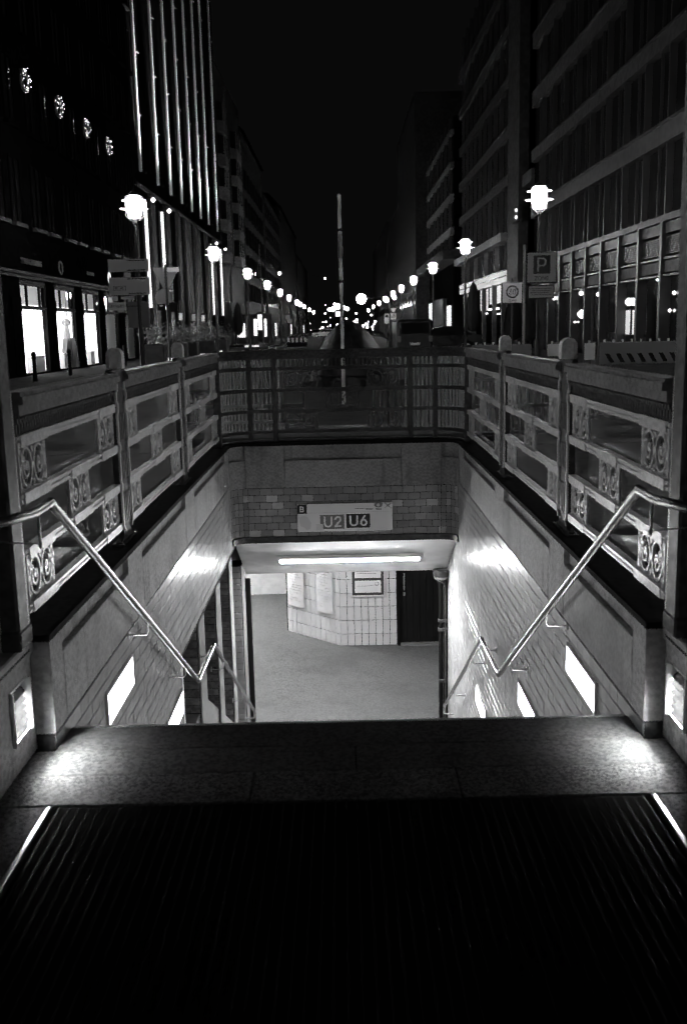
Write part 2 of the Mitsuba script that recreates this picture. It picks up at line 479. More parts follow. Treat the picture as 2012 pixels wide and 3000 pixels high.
# black ledge on top of the parapets
ledge = unary_union([sbox(-1.5, 3.44, 1.5, 9.95)]).difference(sbox(-W + R, 0, W - R, 9.432).union(sbox(-W + .008, 0, W - .008, 9.30)).union(Point(W - R, 9.45 - R).buffer(R - .012)).union(Point(-W + R, 9.45 - R).buffer(R - .012)))
lg = thing('parapet_ledge', 'wide black stone ledge on top of the parapet round the stairwell', 'ledge')
part(lg, '', prism(ledge, PARA + .002, .437), 'm_ledge')

# ---------------------------------------------------------------- hall below
hf = struct('hall_floor')
part(hf, '', B(-7, 3.5, 9.66, 21, -3.45, ZF), 'm_hallfloor')
hc = struct('hall_ceiling')
part(hc, '', B(-7, 3.5, 10.43, 21, -1.04, -.8), 'm_plaster')
hw = struct('hall_wall')
part(hw, 'back_wall', B(-7, 3.5, 17.6, 17.8, ZF, -1.04), 'm_plaster')
part(hw, 'left_wall', B(-7.2, -7, 9.6, 21, ZF, -1.04), 'm_plaster')
part(hw, 'right_wall', B(3.5, 3.7, 9.6, 21, ZF, -1.04), 'm_plaster')
part(hw, 'front_wall', cat(B(-7, -1.45, 10.45, 10.7, ZF, -1.04), B(1.45, 3.5, 10.45, 10.7, ZF, -1.04)), 'm_plaster')
tw = thing('kiosk_wall', 'white wall of upright tiles with a slanted left face in the hall below', 'wall')
kp = Polygon([(-.097, 14.512), (.76, 14.512), (.76, 15.4), (-.96, 15.4), (-.96, 15.363)])
part(tw, 'wall_core', prism(kp, ZF, -1.05), 'm_rubber')
lst = []
du = np.array([-.97 + .105, 15.35 - 14.5]); dl = np.linalg.norm(du); du /= dl
for r in range(11):
    z0 = ZF + (0 if r == 0 else .185 + (r - 1) * .213)
    z1 = ZF + .185 + r * .213
    for c in range(8):
        xa = -.105 + c * .107
        lst.append((xa, (xa + .0535, 14.5, (z0 + z1) / 2), (1, 0, 0), (0, 0, 1), (0, -1, 0), .0985, z1 - z0 - .0085))
    for c in range(11):
        q = np.array([-.105, 14.5]) + du * (.107 * (c + .5) + .004)
        if .107 * (c + 1) < dl + .01:
            u = np.array([-du[0], -du[1], 0])
            lst.append((2 + c, (q[0], q[1], (z0 + z1) / 2), u, (0, 0, 1), np.cross(u, (0, 0, 1)), .096, z1 - z0 - .010))
lay_tiles(tw, lst, 300, ['m_white'], tilt=.003)
dw = thing('hall_door', 'black planked door with steel handle beside the white tiled wall', 'door')
part(dw, 'frame', cat(B(.762, .80, 14.46, 14.6, ZF, -1.1), B(1.5, 1.54, 14.46, 14.6, ZF, -1.1), B(.80, 1.5, 14.46, 14.6, -1.15, -1.1)), 'm_black')
for k in range(7):
    part(dw, 'plank', CB(.80 + .1 * k + .002, .80 + .1 * k + .098, 14.53, 14.56, ZF + .03, -1.15, .003), 'm_doorwood')
part(dw, 'back', B(.80, 1.5, 14.56, 14.6, ZF, -1.1), 'm_black')
part(dw, 'handle', cat(cyl((.865, 14.515, -2.14), (.865, 14.515, -2.40), .012), cyl((.865, 14.515, -2.2), (.865, 14.535, -2.2), .008), cyl((.865, 14.515, -2.36), (.865, 14.535, -2.36), .008)), 'm_alu', True)
part(dw, 'lock', lathe([(.018, -2.49), (.02, -2.45), (.018, -2.43)], (.865, 14.525, 0)), 'm_alu')
part(dw, 'threshold', B(.80, 1.5, 14.44, 14.6, ZF, ZF + .03), 'm_signgrey')
part(hw, 'side_wall', B(1.545, 3.5, 14.47, 14.9, ZF, -1.05), 'm_plaster')

po = thing('framed_notice', 'dark framed notice with two white sheets on the tiled wall below', 'notice')
part(po, 'tray', CB(.062, .575, 14.43, 14.488, -2.475, -1.5, .01), 'm_white')
part(po, 'board', B(.085, .555, 14.424, 14.43, -2.44, -1.52), 'm_portal')
for za, zb in ((-2.40, -2.215), (-2.175, -1.6)):
    part(po, 'sheet', B(.125, .515, 14.421, 14.424, za, zb), 'm_paper')
ln = []
for k in range(16):
    z = -2.11 + k * .03
    ln.append(B(.16, .16 + .32 * NR.uniform(.5, 1), 14.4195, 14.421, z, z + .005))
ln += [B(.15, .15 + .25, 14.4195, 14.421, -2.30 + .02 * k, -2.294 + .02 * k) for k in range(1)]
an = np.linspace(0, 2 * math.pi, 24)
ln.append(plate(Point(.455, -2.265).buffer(.03).difference(Point(.455, -2.265).buffer(.02)), .0015, (0, 14.421, 0), (1, 0, 0), (0, 0, 1)))
part(po, 'print', cat(ln), 'm_print')
for k, (sa, sb, zb) in enumerate(((.135, .48, -2.775), (.77, 1.12, -2.79))):
    nt = thing('paper_schedule', 'curling white sheet of small print on the slanted tiles, %s' % ('right one' if k == 0 else 'left one'), 'sheet')
    n = 9
    vs, fs = [], []
    for th in (0, .002):
        for i in range(n):
            a = i / (n - 1)
            q = np.array([-.105, 14.5]) + du * (sa + (sb - sa) * a)
            off = .02 + .022 * (1 - (2 * a - 1) ** 2) + th
            q = q + np.array([-du[1], du[0]]) * off
            for z in (zb, -1.3):
                vs.append([q[0], q[1], z])
    for L in (0, 1):
        for i in range(n - 1):
            b0 = L * 2 * n + 2 * i
            fs += [[b0, b0 + 2, b0 + 3], [b0, b0 + 3, b0 + 1]]
    part(nt, 'sheet', trimesh.Trimesh(vs, fs, process=False), 'm_paper')
    ln = []
    for j in range(30):
        z = zb + .1 + j * .042
        ends = sorted(NR.uniform(.1, .9, 2))
        pts = []
        for a in np.linspace(max(.1, ends[0] - .2), min(.9, ends[1] + .2), 4):
            q = np.array([-.105, 14.5]) + du * (sa + (sb - sa) * a) + np.array([-du[1], du[0]]) * (.026 + .022 * (1 - (2 * a - 1) ** 2))
            pts.append((q[0], q[1], z))
        ln.append(tube(pts, .0026, 4))
    part(nt, 'print', cat(ln), 'm_signgrey')
for k, (x, y) in enumerate(((-.2, 12.3), (-2.3, 15.6))):
    hl = thing('hall_lamp', 'fluorescent ceiling lamp in the hall below the stairs, number %d from the stairs' % (k + 1), 'ceiling lamp', 'fluorescent lamps on the hall ceiling')
    labels[hl]['label'] = 'fluorescent lamp on the hall ceiling, ' + ('in front of the tiled kiosk wall' if k == 0 else 'far left beyond the slanted tiles')
    part(hl, 'tray', B(x - .75, x + .75, y - .1, y + .1, -1.06, -1.041), 'm_white')
    part(hl, 'diffuser', B(x - .72, x + .72, y - .08, y + .08, -1.10, -1.061), 'm_white', emit=L_HALL * (1.0 if k == 0 else 2.2), sw=1.6)

# roller gate guides, pipes and camera at the foot of the stairs
gg = thing('gate_guide', 'black upright gate guide rail on the left at the foot of the stairs', 'gate rail')
part(gg, 'rail', cat(B(-1.082, -1.027, 10.31, 10.36, -3.25, -1.115)), 'm_black')
part(gg, 'groove', B(-1.068, -1.042, 10.306, 10.31, -3.2, -1.14), 'm_rubber')
gp = thing('gate_guide', 'black upright gate guide rail with pipes on the right at the foot of the stairs', 'gate rail')
part(gp, 'rail', B(1.035, 1.078, 10.33, 10.40, -3.25, -1.1), 'm_black')
part(gp, 'pipe', cyl((1.005, 10.33, -3.25), (1.005, 10.33, -1.1), .022), 'm_black', True)
part(gp, 'pipe', cyl((1.055, 10.315, -3.25), (1.055, 10.315, -1.1), .012), 'm_darkiron', True)
for z in (-1.62, -1.72, -2.3):
    part(gp, 'clamp', CB(.98, 1.078, 10.305, 10.36, z - .02, z + .02, .004), 'm_darkiron')
cc = thing('dome_camera', 'small dome security camera under the right end of the passage ceiling', 'security camera')
part(cc, 'base', lathe([(.078, -1.10), (.085, -1.075), (.085, -1.03)], (1.0, 10.22, 0), 24), 'm_facade2', 40)
part(cc, 'ring', lathe([(.055, -1.135), (.07, -1.125), (.078, -1.10)], (1.0, 10.22, 0), 24), 'm_signgrey', 40)
part(cc, 'dome', lathe([(.012, -1.19), (.03, -1.18), (.045, -1.16), (.05, -1.135)], (1.0, 10.22, 0), 24), 'm_darkglass', True)

# fluorescent tube under the sloping soffit
tl = thing('tube_lamp', 'long bright fluorescent lamp under the sloping passage ceiling', 'lamp')
yc, zc = 9.88, -.7835
E_, N_ = np.array([.866, -.5]), np.array([-.5, -.866])
def tl_poly(pts):
    return Polygon([tuple(np.array([yc, zc]) + E_ * e + N_ * (n + .001)) for e, n in pts])
tl_part = lambda nm, pts, x0, x1, m, **k: part(tl, nm, plate(tl_poly(pts).buffer(0), x1 - x0, (x0, 0, 0), (0, 1, 0), (0, 0, 1)), m, **k)
tl_part('tray', [(-.055, 0), (.055, 0), (.055, .040), (.051, .040), (.051, .006), (-.051, .006), (-.051, .040), (-.055, .040)], -.71, .79, 'm_white')
for xa, xb in ((-.70, -.666), (.746, .78)):
    tl_part('end_cap', [(-.046, .007), (.046, .007), (.046, .06), (-.046, .06)], xa, xb, 'm_alu')
tl_part('tube', [(-.034, .010), (.034, .010), (.036, .040), (.022, .054), (-.022, .054), (-.036, .040)], -.664, .744, 'm_white', emit=L_TUBE, sw=8.0)

# wall light boxes
def wall_box(s, y0, y1, z0, z1, X, label, L=None, sw=1.5):
    b = thing('wall_light', label, 'wall light', 'light boxes let into the stair walls')
    x = s * X
    i = -s
    xs = lambda a, c: sorted((x + i * a, x + i * c))
    fr = cat(B(*xs(-.02, .012), y0 - .012, y0, z0 - .012, z1 + .012), B(*xs(-.02, .012), y1, y1 + .012, z0 - .012, z1 + .012), B(*xs(-.02, .012), y0, y1, z0 - .012, z0), B(*xs(-.02, .014), y0, y1, z1, z1 + .012))
    part(b, 'frame', fr, 'm_alu')
    part(b, 'diffuser', B(*xs(-.015, .006), y0, y1, z0, z1), 'm_white', emit=L or L_BOX, sw=sw)
    return b
wall_box(1, 4.12, 4.665, -.178, -.05, W, 'bright slanting light box in the right tile wall, nearest the top step')
wall_box(1, 5.44, 5.98, -.86, -.72, W, 'light box in the right tile wall, middle of the three below the handrail')
wall_box(1, 7.43, 7.97, -1.63, -1.49, W, 'light box in the right tile wall, deepest one beside the stair landing')
wall_box(-1, 4.2, 4.73, -.221, -.081, W, 'bright slanting light box in the left tile wall below the handrail')
wall_box(-1, 5.57, 6.10, -.92, -.775, W, 'lower light box in the left tile wall, next to the openings')

# stone piers at the mouth of the stairs with louvred lights
for s in (1, -1):
    p = thing('entrance_pier', 'low stone pier with a louvred light beside the top step, %s' % ('right edge' if s > 0 else 'left edge'), 'pier')
    xs = lambda a, b: sorted((s * a, s * b))
    part(p, 'shaft', cat(B(*xs(1.152, 1.5), 2.93, 3.205, 0, .365), B(*xs(1.152, 1.5), 3.385, 3.455, 0, .365), B(*xs(1.152, 1.5), 3.205, 3.385, 0, .107), B(*xs(1.152, 1.5), 3.205, 3.385, .303, .365), B(*xs(1.21, 1.5), 3.205, 3.385, .107, .303)), 'm_stone')
    part(p, 'cap', CB(*xs(1.138, 1.52), 2.90, 3.47, .367, .425, .006), 'm_stone')
    part(p, 'cap_groove', B(*xs(1.1365, 1.16), 2.95, 3.42, .388, .396), 'm_black')
    wl = thing('wall_light', 'upright louvred light in the %s entrance pier at the top step' % SIDE[s], 'wall light', 'light boxes let into the stair walls')
    part(wl, 'diffuser', B(*xs(1.198, 1.208), 3.208, 3.382, .110, .300), 'm_white', emit=L_PIER, sw=3.0)
    part(wl, 'frame', cat(B(*xs(1.138, 1.20), 3.2055, 3.212, .1075, .3025), B(*xs(1.132, 1.20), 3.378, 3.3845, .1075, .3025), B(*xs(1.148, 1.20), 3.212, 3.378, .1075, .113), B(*xs(1.148, 1.20), 3.212, 3.378, .297, .3025)), 'm_alu')
    for k in range(6):
        z = .158 + .0275 * k
        q = plate(Polygon([(1.190, z), (1.190, z - .002), (1.153, z - .045), (1.153, z - .043)]), .165, (0, 3.378, 0), (1, 0, 0), (0, 0, 1))
        if s < 0:
            q = trimesh.Trimesh(np.array(q.vertices) * [-1, 1, 1], np.array(q.faces)[:, ::-1], process=False)
        part(wl, 'louvre', q, 'm_portal')

# ---------------------------------------------------------------- handrails
def handrail(s):
    h = thing('handrail', 'polished steel handrail stepping down along the %s wall' % SIDE[s], 'handrail')
    X = s * .98
    pts = [(s * 1.16, 2.86, .945), (s * 1.10, 2.90, .945), (s * 1.03, 2.97, .945), (X, 3.08, .948), (X, 3.27, .95), (X, 6.19, -.745), (X, 7.0, -.762), (X, 9.72, -2.358)]
    part(h, 'rail', tube(pts, .0165, 16), 'm_steel', 50)
    def bracket(y, z):
        zz = z - .075
        part(h, 'bracket', tube([(X, y, z), (X, y, zz + .012), (X + s * .004, y, zz + .004), (X + s * .014, y, zz), (s * (W - .004), y, zz)], .0045, 8), 'm_steel', 50)
        part(h, 'wall_plate', cyl((s * (W - .006), y, zz), (s * W, y, zz), .022, 16), 'm_alu')
    sl = lambda y: .95 - .5805 * (y - 3.27)
    sl2 = lambda y: -.762 - .587 * (y - 7.0)
    for y in (4.72, 5.72): bracket(y, sl(y))
    bracket(6.95, -.76)
    for y in (7.48, 8.78): bracket(y, sl2(y))
    part(h, 'end_bow', tube([(X, 9.715, -2.355), (X, 9.74, -2.40), (X, 9.73, -2.44), (X + s * .03, 9.73, -2.445), (s * (W - .002), 9.73, -2.445)], .010, 10), 'm_steel', 50)
    part(h, 'post', cyl((X, 3.13, .84), (X, 3.13, .94), .005), 'm_steel', True)
    part(h, 'post_foot', cat(lathe([(.003, -.012), (.008, -.004), (.008, .006), (.004, .012)], (X, 3.13, .835), 10), tube([(X, 3.13, .838), (s * 1.17, 3.19, .838)], .0025, 6)), 'm_alu', True)
handrail(1)
handrail(-1)

# ---------------------------------------------------------------- iron balustrade
XR, YR = 1.15, 9.6
RAILS = [(1.115, 1.15), (.91, .945), (.712, .746), (.515, .546)]

def scroll_poly():
    """scroll panel, u 0..32 cm, v 0..16.4 cm: frame, two tall ovals with spirals, corner curls"""
    w, h = .32, .165
    ls = []
    def add(pts, t=.0075):
        ls.append(LineString(pts).buffer(t / 2, quad_segs=2))
    ls.append(sbox(0, 0, .009, h)); ls.append(sbox(w - .009, 0, w, h))
    ls.append(sbox(0, 0, w, .007)); ls.append(sbox(0, h - .007, w, h))
    for cx in (.087, .233):
        a = np.linspace(0, 2 * math.pi, 26)
        add([(cx + .062 * math.cos(t), h / 2 + .071 * math.sin(t)) for t in a], .0095)
        d = 1 if cx < .16 else -1
        tt = np.linspace(0, 2.6 * math.pi, 24)
        add([(cx + d * (.040 - .0042 * t) * math.cos(t + 2.2), h / 2 + (.046 - .0048 * t) * math.sin(t + 2.2)) for t in tt], .009)
        add([(cx - d * .025, h / 2 + .03), (cx - d * .058, h / 2 + .03)], .008)
        ls.append(Point(cx, h / 2).buffer(.010, quad_segs=3))
    for cx in (.02, .16, .30):
        for cy in (.022, h - .022):
            ls.append(Point(cx, cy).buffer(.012, quad_segs=3).difference(Point(cx, cy).buffer(.005, quad_segs=2)))
    ls.append(Point(.16, h / 2).buffer(.012, quad_segs=3))
    for cx in (.012, .308):
        ls.append(Point(cx, h / 2).buffer(.011, quad_segs=3))
    return unary_union(ls).simplify(.0008)
SCROLL = scroll_poly()
scroll_mesh = cat([trimesh.creation.extrude_polygon(q, .012, engine='earcut') for q in getattr(SCROLL, 'geoms', [SCROLL])])
scroll_d = shape(scroll_mesh, 'm_railiron')
scroll_dark = shape(scroll_mesh, 'm_iron')

def rail_bar(s, ya, yb, z0, z1, blocks):
    """double bar with solid blocks where panels hang"""
    xs = lambda a, b: sorted((s * a, s * b))
    h = z1 - z0
    ms = [B(*xs(XR - .014, XR + .02), ya, yb, z0, z0 + h * .38), B(*xs(XR - .014, XR + .02), ya, yb, z1 - h * .38, z1), B(*xs(XR - .006, XR + .018), ya, yb, z0 + h * .38, z1 - h * .38)]
    for a, b in blocks:
        ms.append(B(*xs(XR - .018, XR + .021), max(a, ya), min(b, yb), z0 - .003, z1 + .003))
    return cat(ms)

def beam_side(s, ya, yb):
    xs = lambda a, b: sorted((s * a, s * b))
    return cat(B(*xs(XR - .028, XR + .03), ya, yb, 1.222, 1.262), B(*xs(XR - .045, XR + .045), ya, yb, 1.262, 1.290), B(*xs(XR - .036, XR + .036), ya, yb, 1.29, 1.306))

def post_poly(hw):
    """front outline of a post, u across, v = height"""
    half = [(hw * 1.25, .437), (hw * 1.25, .452), (hw * .8, .47), (hw * .7, .50), (hw, .53), (hw, .70), (hw * .86, .715), (hw * .86, .745), (hw, .76), (hw, .90), (hw * .86, .913), (hw * .86, .945), (hw, .96), (hw, 1.10),
            (hw * .85, 1.115), (hw * .85, 1.15), (hw * 1.05, 1.17), (hw * 1.05, 1.205), (hw * .8, 1.22), (hw * .8, 1.25), (hw * 1.05, 1.26), (hw * 1.05, 1.285), (hw * 1.25, 1.29), (hw * 1.25, 1.322)]
    return Polygon(half + [(-a, b) for a, b in half[::-1]])

def post(t, o, u, w, hw, depth=.03, finial=True):
    """o: foot point on the ledge plane (z ignored), u: along the rail, w: towards the stairs"""
    o, u, w = (np.asarray(q, float) for q in (o, u, w))
    pp = post_poly(hw)
    if np.cross(u, (0, 0, 1)) @ w < 0: u = -u
    base = plate(pp, depth, o - w * depth / 2, u, (0, 0, 1))
    k = part(t, 'post', base, 'm_darkiron')
    fl, ed = [], []
    EDGE = [(hw * x_, z_) for x_, z_ in ((.7, .50), (1, .53), (1, .70), (.86, .715), (.86, .745), (1, .76), (1, .90), (.86, .913), (.86, .945), (1, .96), (1, 1.10), (.85, 1.115), (.85, 1.15), (1.05, 1.17), (1.05, 1.205), (.8, 1.22), (.8, 1.25), (1.15, 1.26), (1.15, 1.285))]
    for i in (-2, -1, 0, 1, 2):
        c = o + w * (depth / 2) + u * (i * hw * .32)
        for za, zb in ((.54, .69), (.765, .895), (.965, 1.095)):
            fl.append(plate(sbox(-hw * .07, za, hw * .07, zb), .006, c, u, (0, 0, 1)))
    for sgn in (-1, 1):
        edge = Polygon([(sgn * a_, b_) for a_, b_ in EDGE] + [(sgn * (a_ - .020), b_) for a_, b_ in EDGE[::-1]])
        ed.append(plate(edge.buffer(0), .010, o + w * (depth / 2), u, (0, 0, 1)))
    part(k, 'edge_bead', cat(ed), 'm_bead', label='pale bead along the edges of the dark post', kind='stuff')
    part(k, 'fluting', cat(fl), 'm_beamiron', kind='stuff')
    if finial:
        arch = lambda r, h: Polygon([(r * math.cos(a), 1.322 + h + r * math.sin(a)) for a in np.linspace(0, math.pi, 14)] + [(-r, 1.322), (r, 1.322)])
        d0 = np.array([0, .05, 0.0])
        m1 = plate(arch(.040, .066), .055, o + d0, (1, 0, 0), (0, 0, 1))
        m2 = plate(arch(.040, .066).difference(arch(.028, .062)), .012, o + d0 - np.array([0, .055, 0]), (1, 0, 0), (0, 0, 1))
        m3 = plate(arch(.018, .045), .014, o + d0 - np.array([0, .055, 0]), (1, 0, 0), (0, 0, 1))
        part(k, 'finial', cat(m1, m2, m3), 'm_railiron', label='round headed finial on the post')
    ft = part(k, 'foot', cat(plate(sbox(-hw * 1.5, .437, hw * 1.5, .447), depth + .03, o - w * (depth / 2 + .015), u, (0, 0, 1))), 'm_darkiron')
    return k

def balustrade_side(s):
    t = thing('iron_balustrade', 'ornate cast iron balustrade with scroll panels along the %s side of the stairwell' % SIDE[s], 'balustrade', None)
    xs = lambda a, b: sorted((s * a, s * b))
    ends = [3.44, 5.1, 7.07, 9.2]
    for i, (a, b) in enumerate(zip(ends[:-1], ends[1:])):
        ya, yb = a + (.10 if i else .02), b - .10
        part(t, 'top_beam', beam_side(s, ya, yb), 'm_beamiron')
        lo, hi = ya + .03, yb - .03
        mid = (ya + yb) / 2 - .12
        P = [[(lo, lo + .32), (hi - .32, hi)], [(mid, mid + .32)], [(lo, lo + .32), (hi - .32, hi)]]
        for k, (z0, z1) in enumerate(RAILS):
            bl = (P[k - 1] if k else []) + (P[k] if k < 3 else [])
            part(t, 'rail', rail_bar(s, ya, yb, z0, z1, bl), 'm_railiron')
        for k in range(3):
            z = RAILS[k + 1][1] + .002
            for pa, pb in P[k]:
                if s < 0: M = frame((s * (XR + .008), pa, z), (0, 1, 0), (0, 0, 1), (1, 0, 0))
                else: M = frame((s * (XR + .008), pb, z), (0, -1, 0), (0, 0, 1), (-1, 0, 0))
                put(t, 'scroll_panel', scroll_d, to=T(M.tolist()))
        fr = []
        n = int((yb - ya) / .032)
        for k in range(n):
            y = ya + (k + .5) * (yb - ya) / n
            fr += [B(*xs(XR - .010, XR + .010), y - .006, y + .006, 1.15, 1.222), B(*xs(XR - .016, XR + .012), y - .009, y + .009, 1.195, 1.212)]
        part(t, 'frieze', cat(fr), 'm_iron', kind='stuff')
        part(t, 'glass_pane', trimesh.Trimesh([[s * (XR + .034), ya, .44], [s * (XR + .034), yb, .44], [s * (XR + .034), yb, 1.2], [s * (XR + .034), ya, 1.2]], [[0, 1, 2], [0, 2, 3]]), 'm_pane')
    for y in (5.1, 7.07):
        post(t, (s * XR, y, 0), (0, 1, 0), (-s, 0, 0), .118)
    part(t, 'end_bar', CB(*xs(XR - .014, XR + .014), 3.405, 3.44, .437, 1.31, .004), 'm_railiron')
balustrade_side(-1)
balustrade_side(1)

def balustrade_end():
    t = thing('iron_balustrade', 'iron balustrade of close upright bars across the far end of the stairwell', 'balustrade')
    rc = .40
    path = [(-XR, 9.2)] + [(-XR + rc - rc * math.cos(a), YR - rc + rc * math.sin(a)) for a in np.linspace(.0, math.pi / 2, 9)[1:]]
    path = path + [(-x, y) for x, y in path[::-1]]
    line = LineString(path)
    strip = lambda w, z0, z1, off=0: prism((line if not off else line.parallel_offset(off, 'right')).buffer(w / 2, cap_style='flat', join_style='mitre'), z0, z1)
    part(t, 'top_beam', cat(strip(.06, 1.222, 1.262), strip(.09, 1.262, 1.29), strip(.07, 1.29, 1.306)), 'm_iron', 30)
    for z0, z1 in RAILS:
        part(t, 'rail', cat(strip(.034, z0, z0 + (z1 - z0) * .38), strip(.034, z1 - (z1 - z0) * .38, z1), strip(.022, z0 + (z1 - z0) * .38, z1 - (z1 - z0) * .38)), 'm_iron', 30)
    def baluster(x, y):
        prof = [(.009, .546), (.013, .56), (.007, .58), (.007, .70), (.012, .708), (.012, .75), (.007, .762), (.007, .90), (.012, .908), (.012, .95), (.007, .962), (.007, 1.105), (.012, 1.112), (.012, 1.155), (.008, 1.165), (.012, 1.2), (.008, 1.222)]
        return shape(lathe(prof, (0, 0, 0), 7), 'm_railiron', 40)
    bd = baluster(0, 0)
    n = int(line.length / .040)
    for k in range(1, n):
        q = line.interpolate(k * line.length / n)
        if abs(q.x) < .60 or min(abs(abs(q.x) - .65), abs(abs(q.x) - .89)) < .035: continue
        put(t, 'baluster', bd, to=T().translate([q.x, q.y, 0]))
    fr = []
    for k in range(32):
        x = -.6 + 1.2 * (k + .5) / 32
        fr += [B(x - .006, x + .006, YR - .01, YR + .01, 1.15, 1.222), B(x - .009, x + .009, YR - .016, YR + .012, 1.195, 1.212)]
    part(t, 'frieze', cat(fr), 'm_iron', kind='stuff')
    for x in (-.89, -.65, .65, .89):
        o = np.array([x, YR, 0.0])
        part(t, 'post', CB(x - .021, x + .021, YR - .03, YR + .03, .437, 1.325, .005), 'm_iron')
    for s in (1, -1):
        part(t, 'corner_post', CB(*sorted((s * (XR - .03), s * (XR + .03))), 9.13, 9.19, .437, 1.325, .006), 'm_iron')
    for k, xsn in enumerate(((-.56, .24), (-.16,), (-.56, .24))):
        for x in xsn:
            M = frame((x, YR - .008, RAILS[k + 1][1] + .002), (1, 0, 0), (0, 0, 1), (0, -1, 0))
            put(t, 'scroll_panel', scroll_dark, to=T(M.tolist()))
    part(t, 'glass_pane', trimesh.Trimesh([[-.63, YR + .04, .44], [.63, YR + .04, .44], [.63, YR + .04, 1.2], [-.63, YR + .04, 1.2]], [[0, 1, 2], [0, 2, 3]]), 'm_pane')
    part(t, 'kick_rail', strip(.03, .44, .455), 'm_beamiron', 30)
balustrade_end()

# iron portal posts at the mouth of the stairs
for s in (1, -1):
    p = thing('portal_post', 'tall dark iron portal post standing at the %s edge of the stair mouth' % SIDE[s], 'post')
    part(p, 'shaft', CB(*sorted((s * 1.122, s * 1.26)), 3.28, 3.395, .427, 3.6, .010), 'm_portal')
    part(p, 'edge_rod', cyl((s * 1.19, 3.274, .43), (s * 1.19, 3.274, 3.6), .006), 'm_railiron', True)
    part(p, 'foot', CB(*sorted((s * 1.116, s * 1.27)), 3.27, 3.402, .427, .50, .008), 'm_darkiron')

# U-Bahn sign on the end wall
us = thing('station_sign', 'white station sign reading U2 and U6 on the tiled end wall', 'sign')
ys = 9.432
part(us, 'board', CB(-.458, .458, ys, ys + .014, -.432, -.158, .003), 'm_sign')
pf = lambda x0, x1, z0, z1, m, k=1: part(us, 'field', B(x0, x1, ys - .0015 * k, ys, z0, z1), m)
fx = lambda px: -.458 + (px - 530) / 545 * .916     # plan of the sign face
fz = lambda py: -.158 - (py - 345) / 160 * .274
pf(fx(530), fx(585), fz(400), fz(347), 'm_signblack')
pf(fx(660), fx(798), fz(490), fz(410), 'm_signgrey')
pf(fx(810), fx(946), fz(486), fz(407), 'm_signblack')
part(us, 'divider', B(fx(586), fx(1072), ys - .001, ys, fz(398), fz(395)), 'm_signpale')
for s_, cx, cy, h in (('B', 557, 374, .052), ('U2', 731, 449, .100), ('U6', 879, 446, .100)):
    part(us, 'lettering', text(s_, h, (fx(cx), ys - .0015, fz(cy)), (1, 0, 0), (0, 0, 1), .0015, True), 'm_sign')
blob = Polygon([(540, 425), (560, 416), (585, 420), (596, 440), (606, 455), (600, 485), (585, 492), (570, 478), (552, 470), (545, 450)]).buffer(3)
part(us, 'sticker', plate(affinity.affine_transform(blob, [.916 / 545, 0, 0, -.274 / 160, -.458 - 530 / 545 * .916, -.158 + 345 / 160 * .274]), .001, (0, ys - .0, 0), (1, 0, 0), (0, 0, 1)), 'm_signpale', label='grey blotchy sticker on the sign')
part(us, 'sticker', B(fx(636), fx(676), ys - .004, ys - .002, fz(497), fz(460)), 'm_signpale')
eye = Polygon([(970 + 24 * math.cos(a) + 24, 358 + 14 * math.sin(a)) for a in np.linspace(0, 6.28, 20)])
eye2 = eye.difference(Point(994, 358).buffer(9)).union(Point(994, 358).buffer(4))
rays = [LineString([(994 + 14 * math.cos(a), 355 + 12 * math.sin(a)), (994 + 24 * math.cos(a), 355 + 19 * math.sin(a))]).buffer(2) for a in np.linspace(3.3, 6.1, 6)]
tofs = [.916 / 545, 0, 0, -.274 / 160, -.458 - 530 / 545 * .916, -.158 + 345 / 160 * .274]
part(us, 'symbol', plate(affinity.affine_transform(unary_union([eye2] + rays), tofs), .001, (0, ys, 0), (1, 0, 0), (0, 0, 1)), 'm_signgrey')
cross = unary_union([LineString([(1032, 348), (1066, 376)]).buffer(2.6), LineString([(1064, 350), (1034, 374)]).buffer(2.6)])
part(us, 'symbol', plate(affinity.affine_transform(cross, tofs), .001, (0, ys, 0), (1, 0, 0), (0, 0, 1)), 'm_signgrey')
part(us, 'print', cat([B(fx(a), fx(b), ys - .001, ys, fz(c), fz(c - 3)) for a, b, c in ((862, 962, 379), (918, 960, 386), (978, 1012, 386), (978, 1012, 381))]), 'm_signgrey')
for x, z in ((-.45, -.166), (.45, -.166), (-.45, -.424), (.45, -.424)):
    part(us, 'screw', cyl((x, ys - .003, z), (x, ys, z), .005, 8), 'm_alu')

# ================================================================ THE STREET
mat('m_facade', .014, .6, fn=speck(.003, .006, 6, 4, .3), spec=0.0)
mat('m_facade2', .08, .7, fn=speck(.02, .035, 4, 4, .25))
mat('m_facadelight', .42, .7, fn=speck(.10, .15, 5, 4, .2))
mat('m_band', .30, .5, fn=speck(.042, .056, 5, 4, .15))
mat('m_bandlight', .2, .5, fn=speck(.16, .22, 5, 4, .15))
mat('m_mullion', .05, .4, metal=.2)
mat('m_fin', .72, .7)
mat('m_lampmetal', .05, .4, metal=.3)
mat('m_leaf', .09, .5)
mat('m_leaf2', .3, .5)
mat('m_canvas', .02, .85)
mat('m_tarp', .025, .45, fn=speck(.015, .035, 6, 4), bump=lambda p, n, uv: fbm(p.x * 7, p.y * 7, p.z * 7, octaves=3), bscale=.03)
mat('m_carblack', .012, .15, spec=.6, clearcoat=.6)
mat('m_carsilver', .45, .25, metal=.4, clearcoat=.6)
mat('m_backlit', .8, .6)
mat('m_postgrey', .42, .5, fn=speck(.6, .75, 8, 3, .25))
XL, XRT = -11.0, 11.0

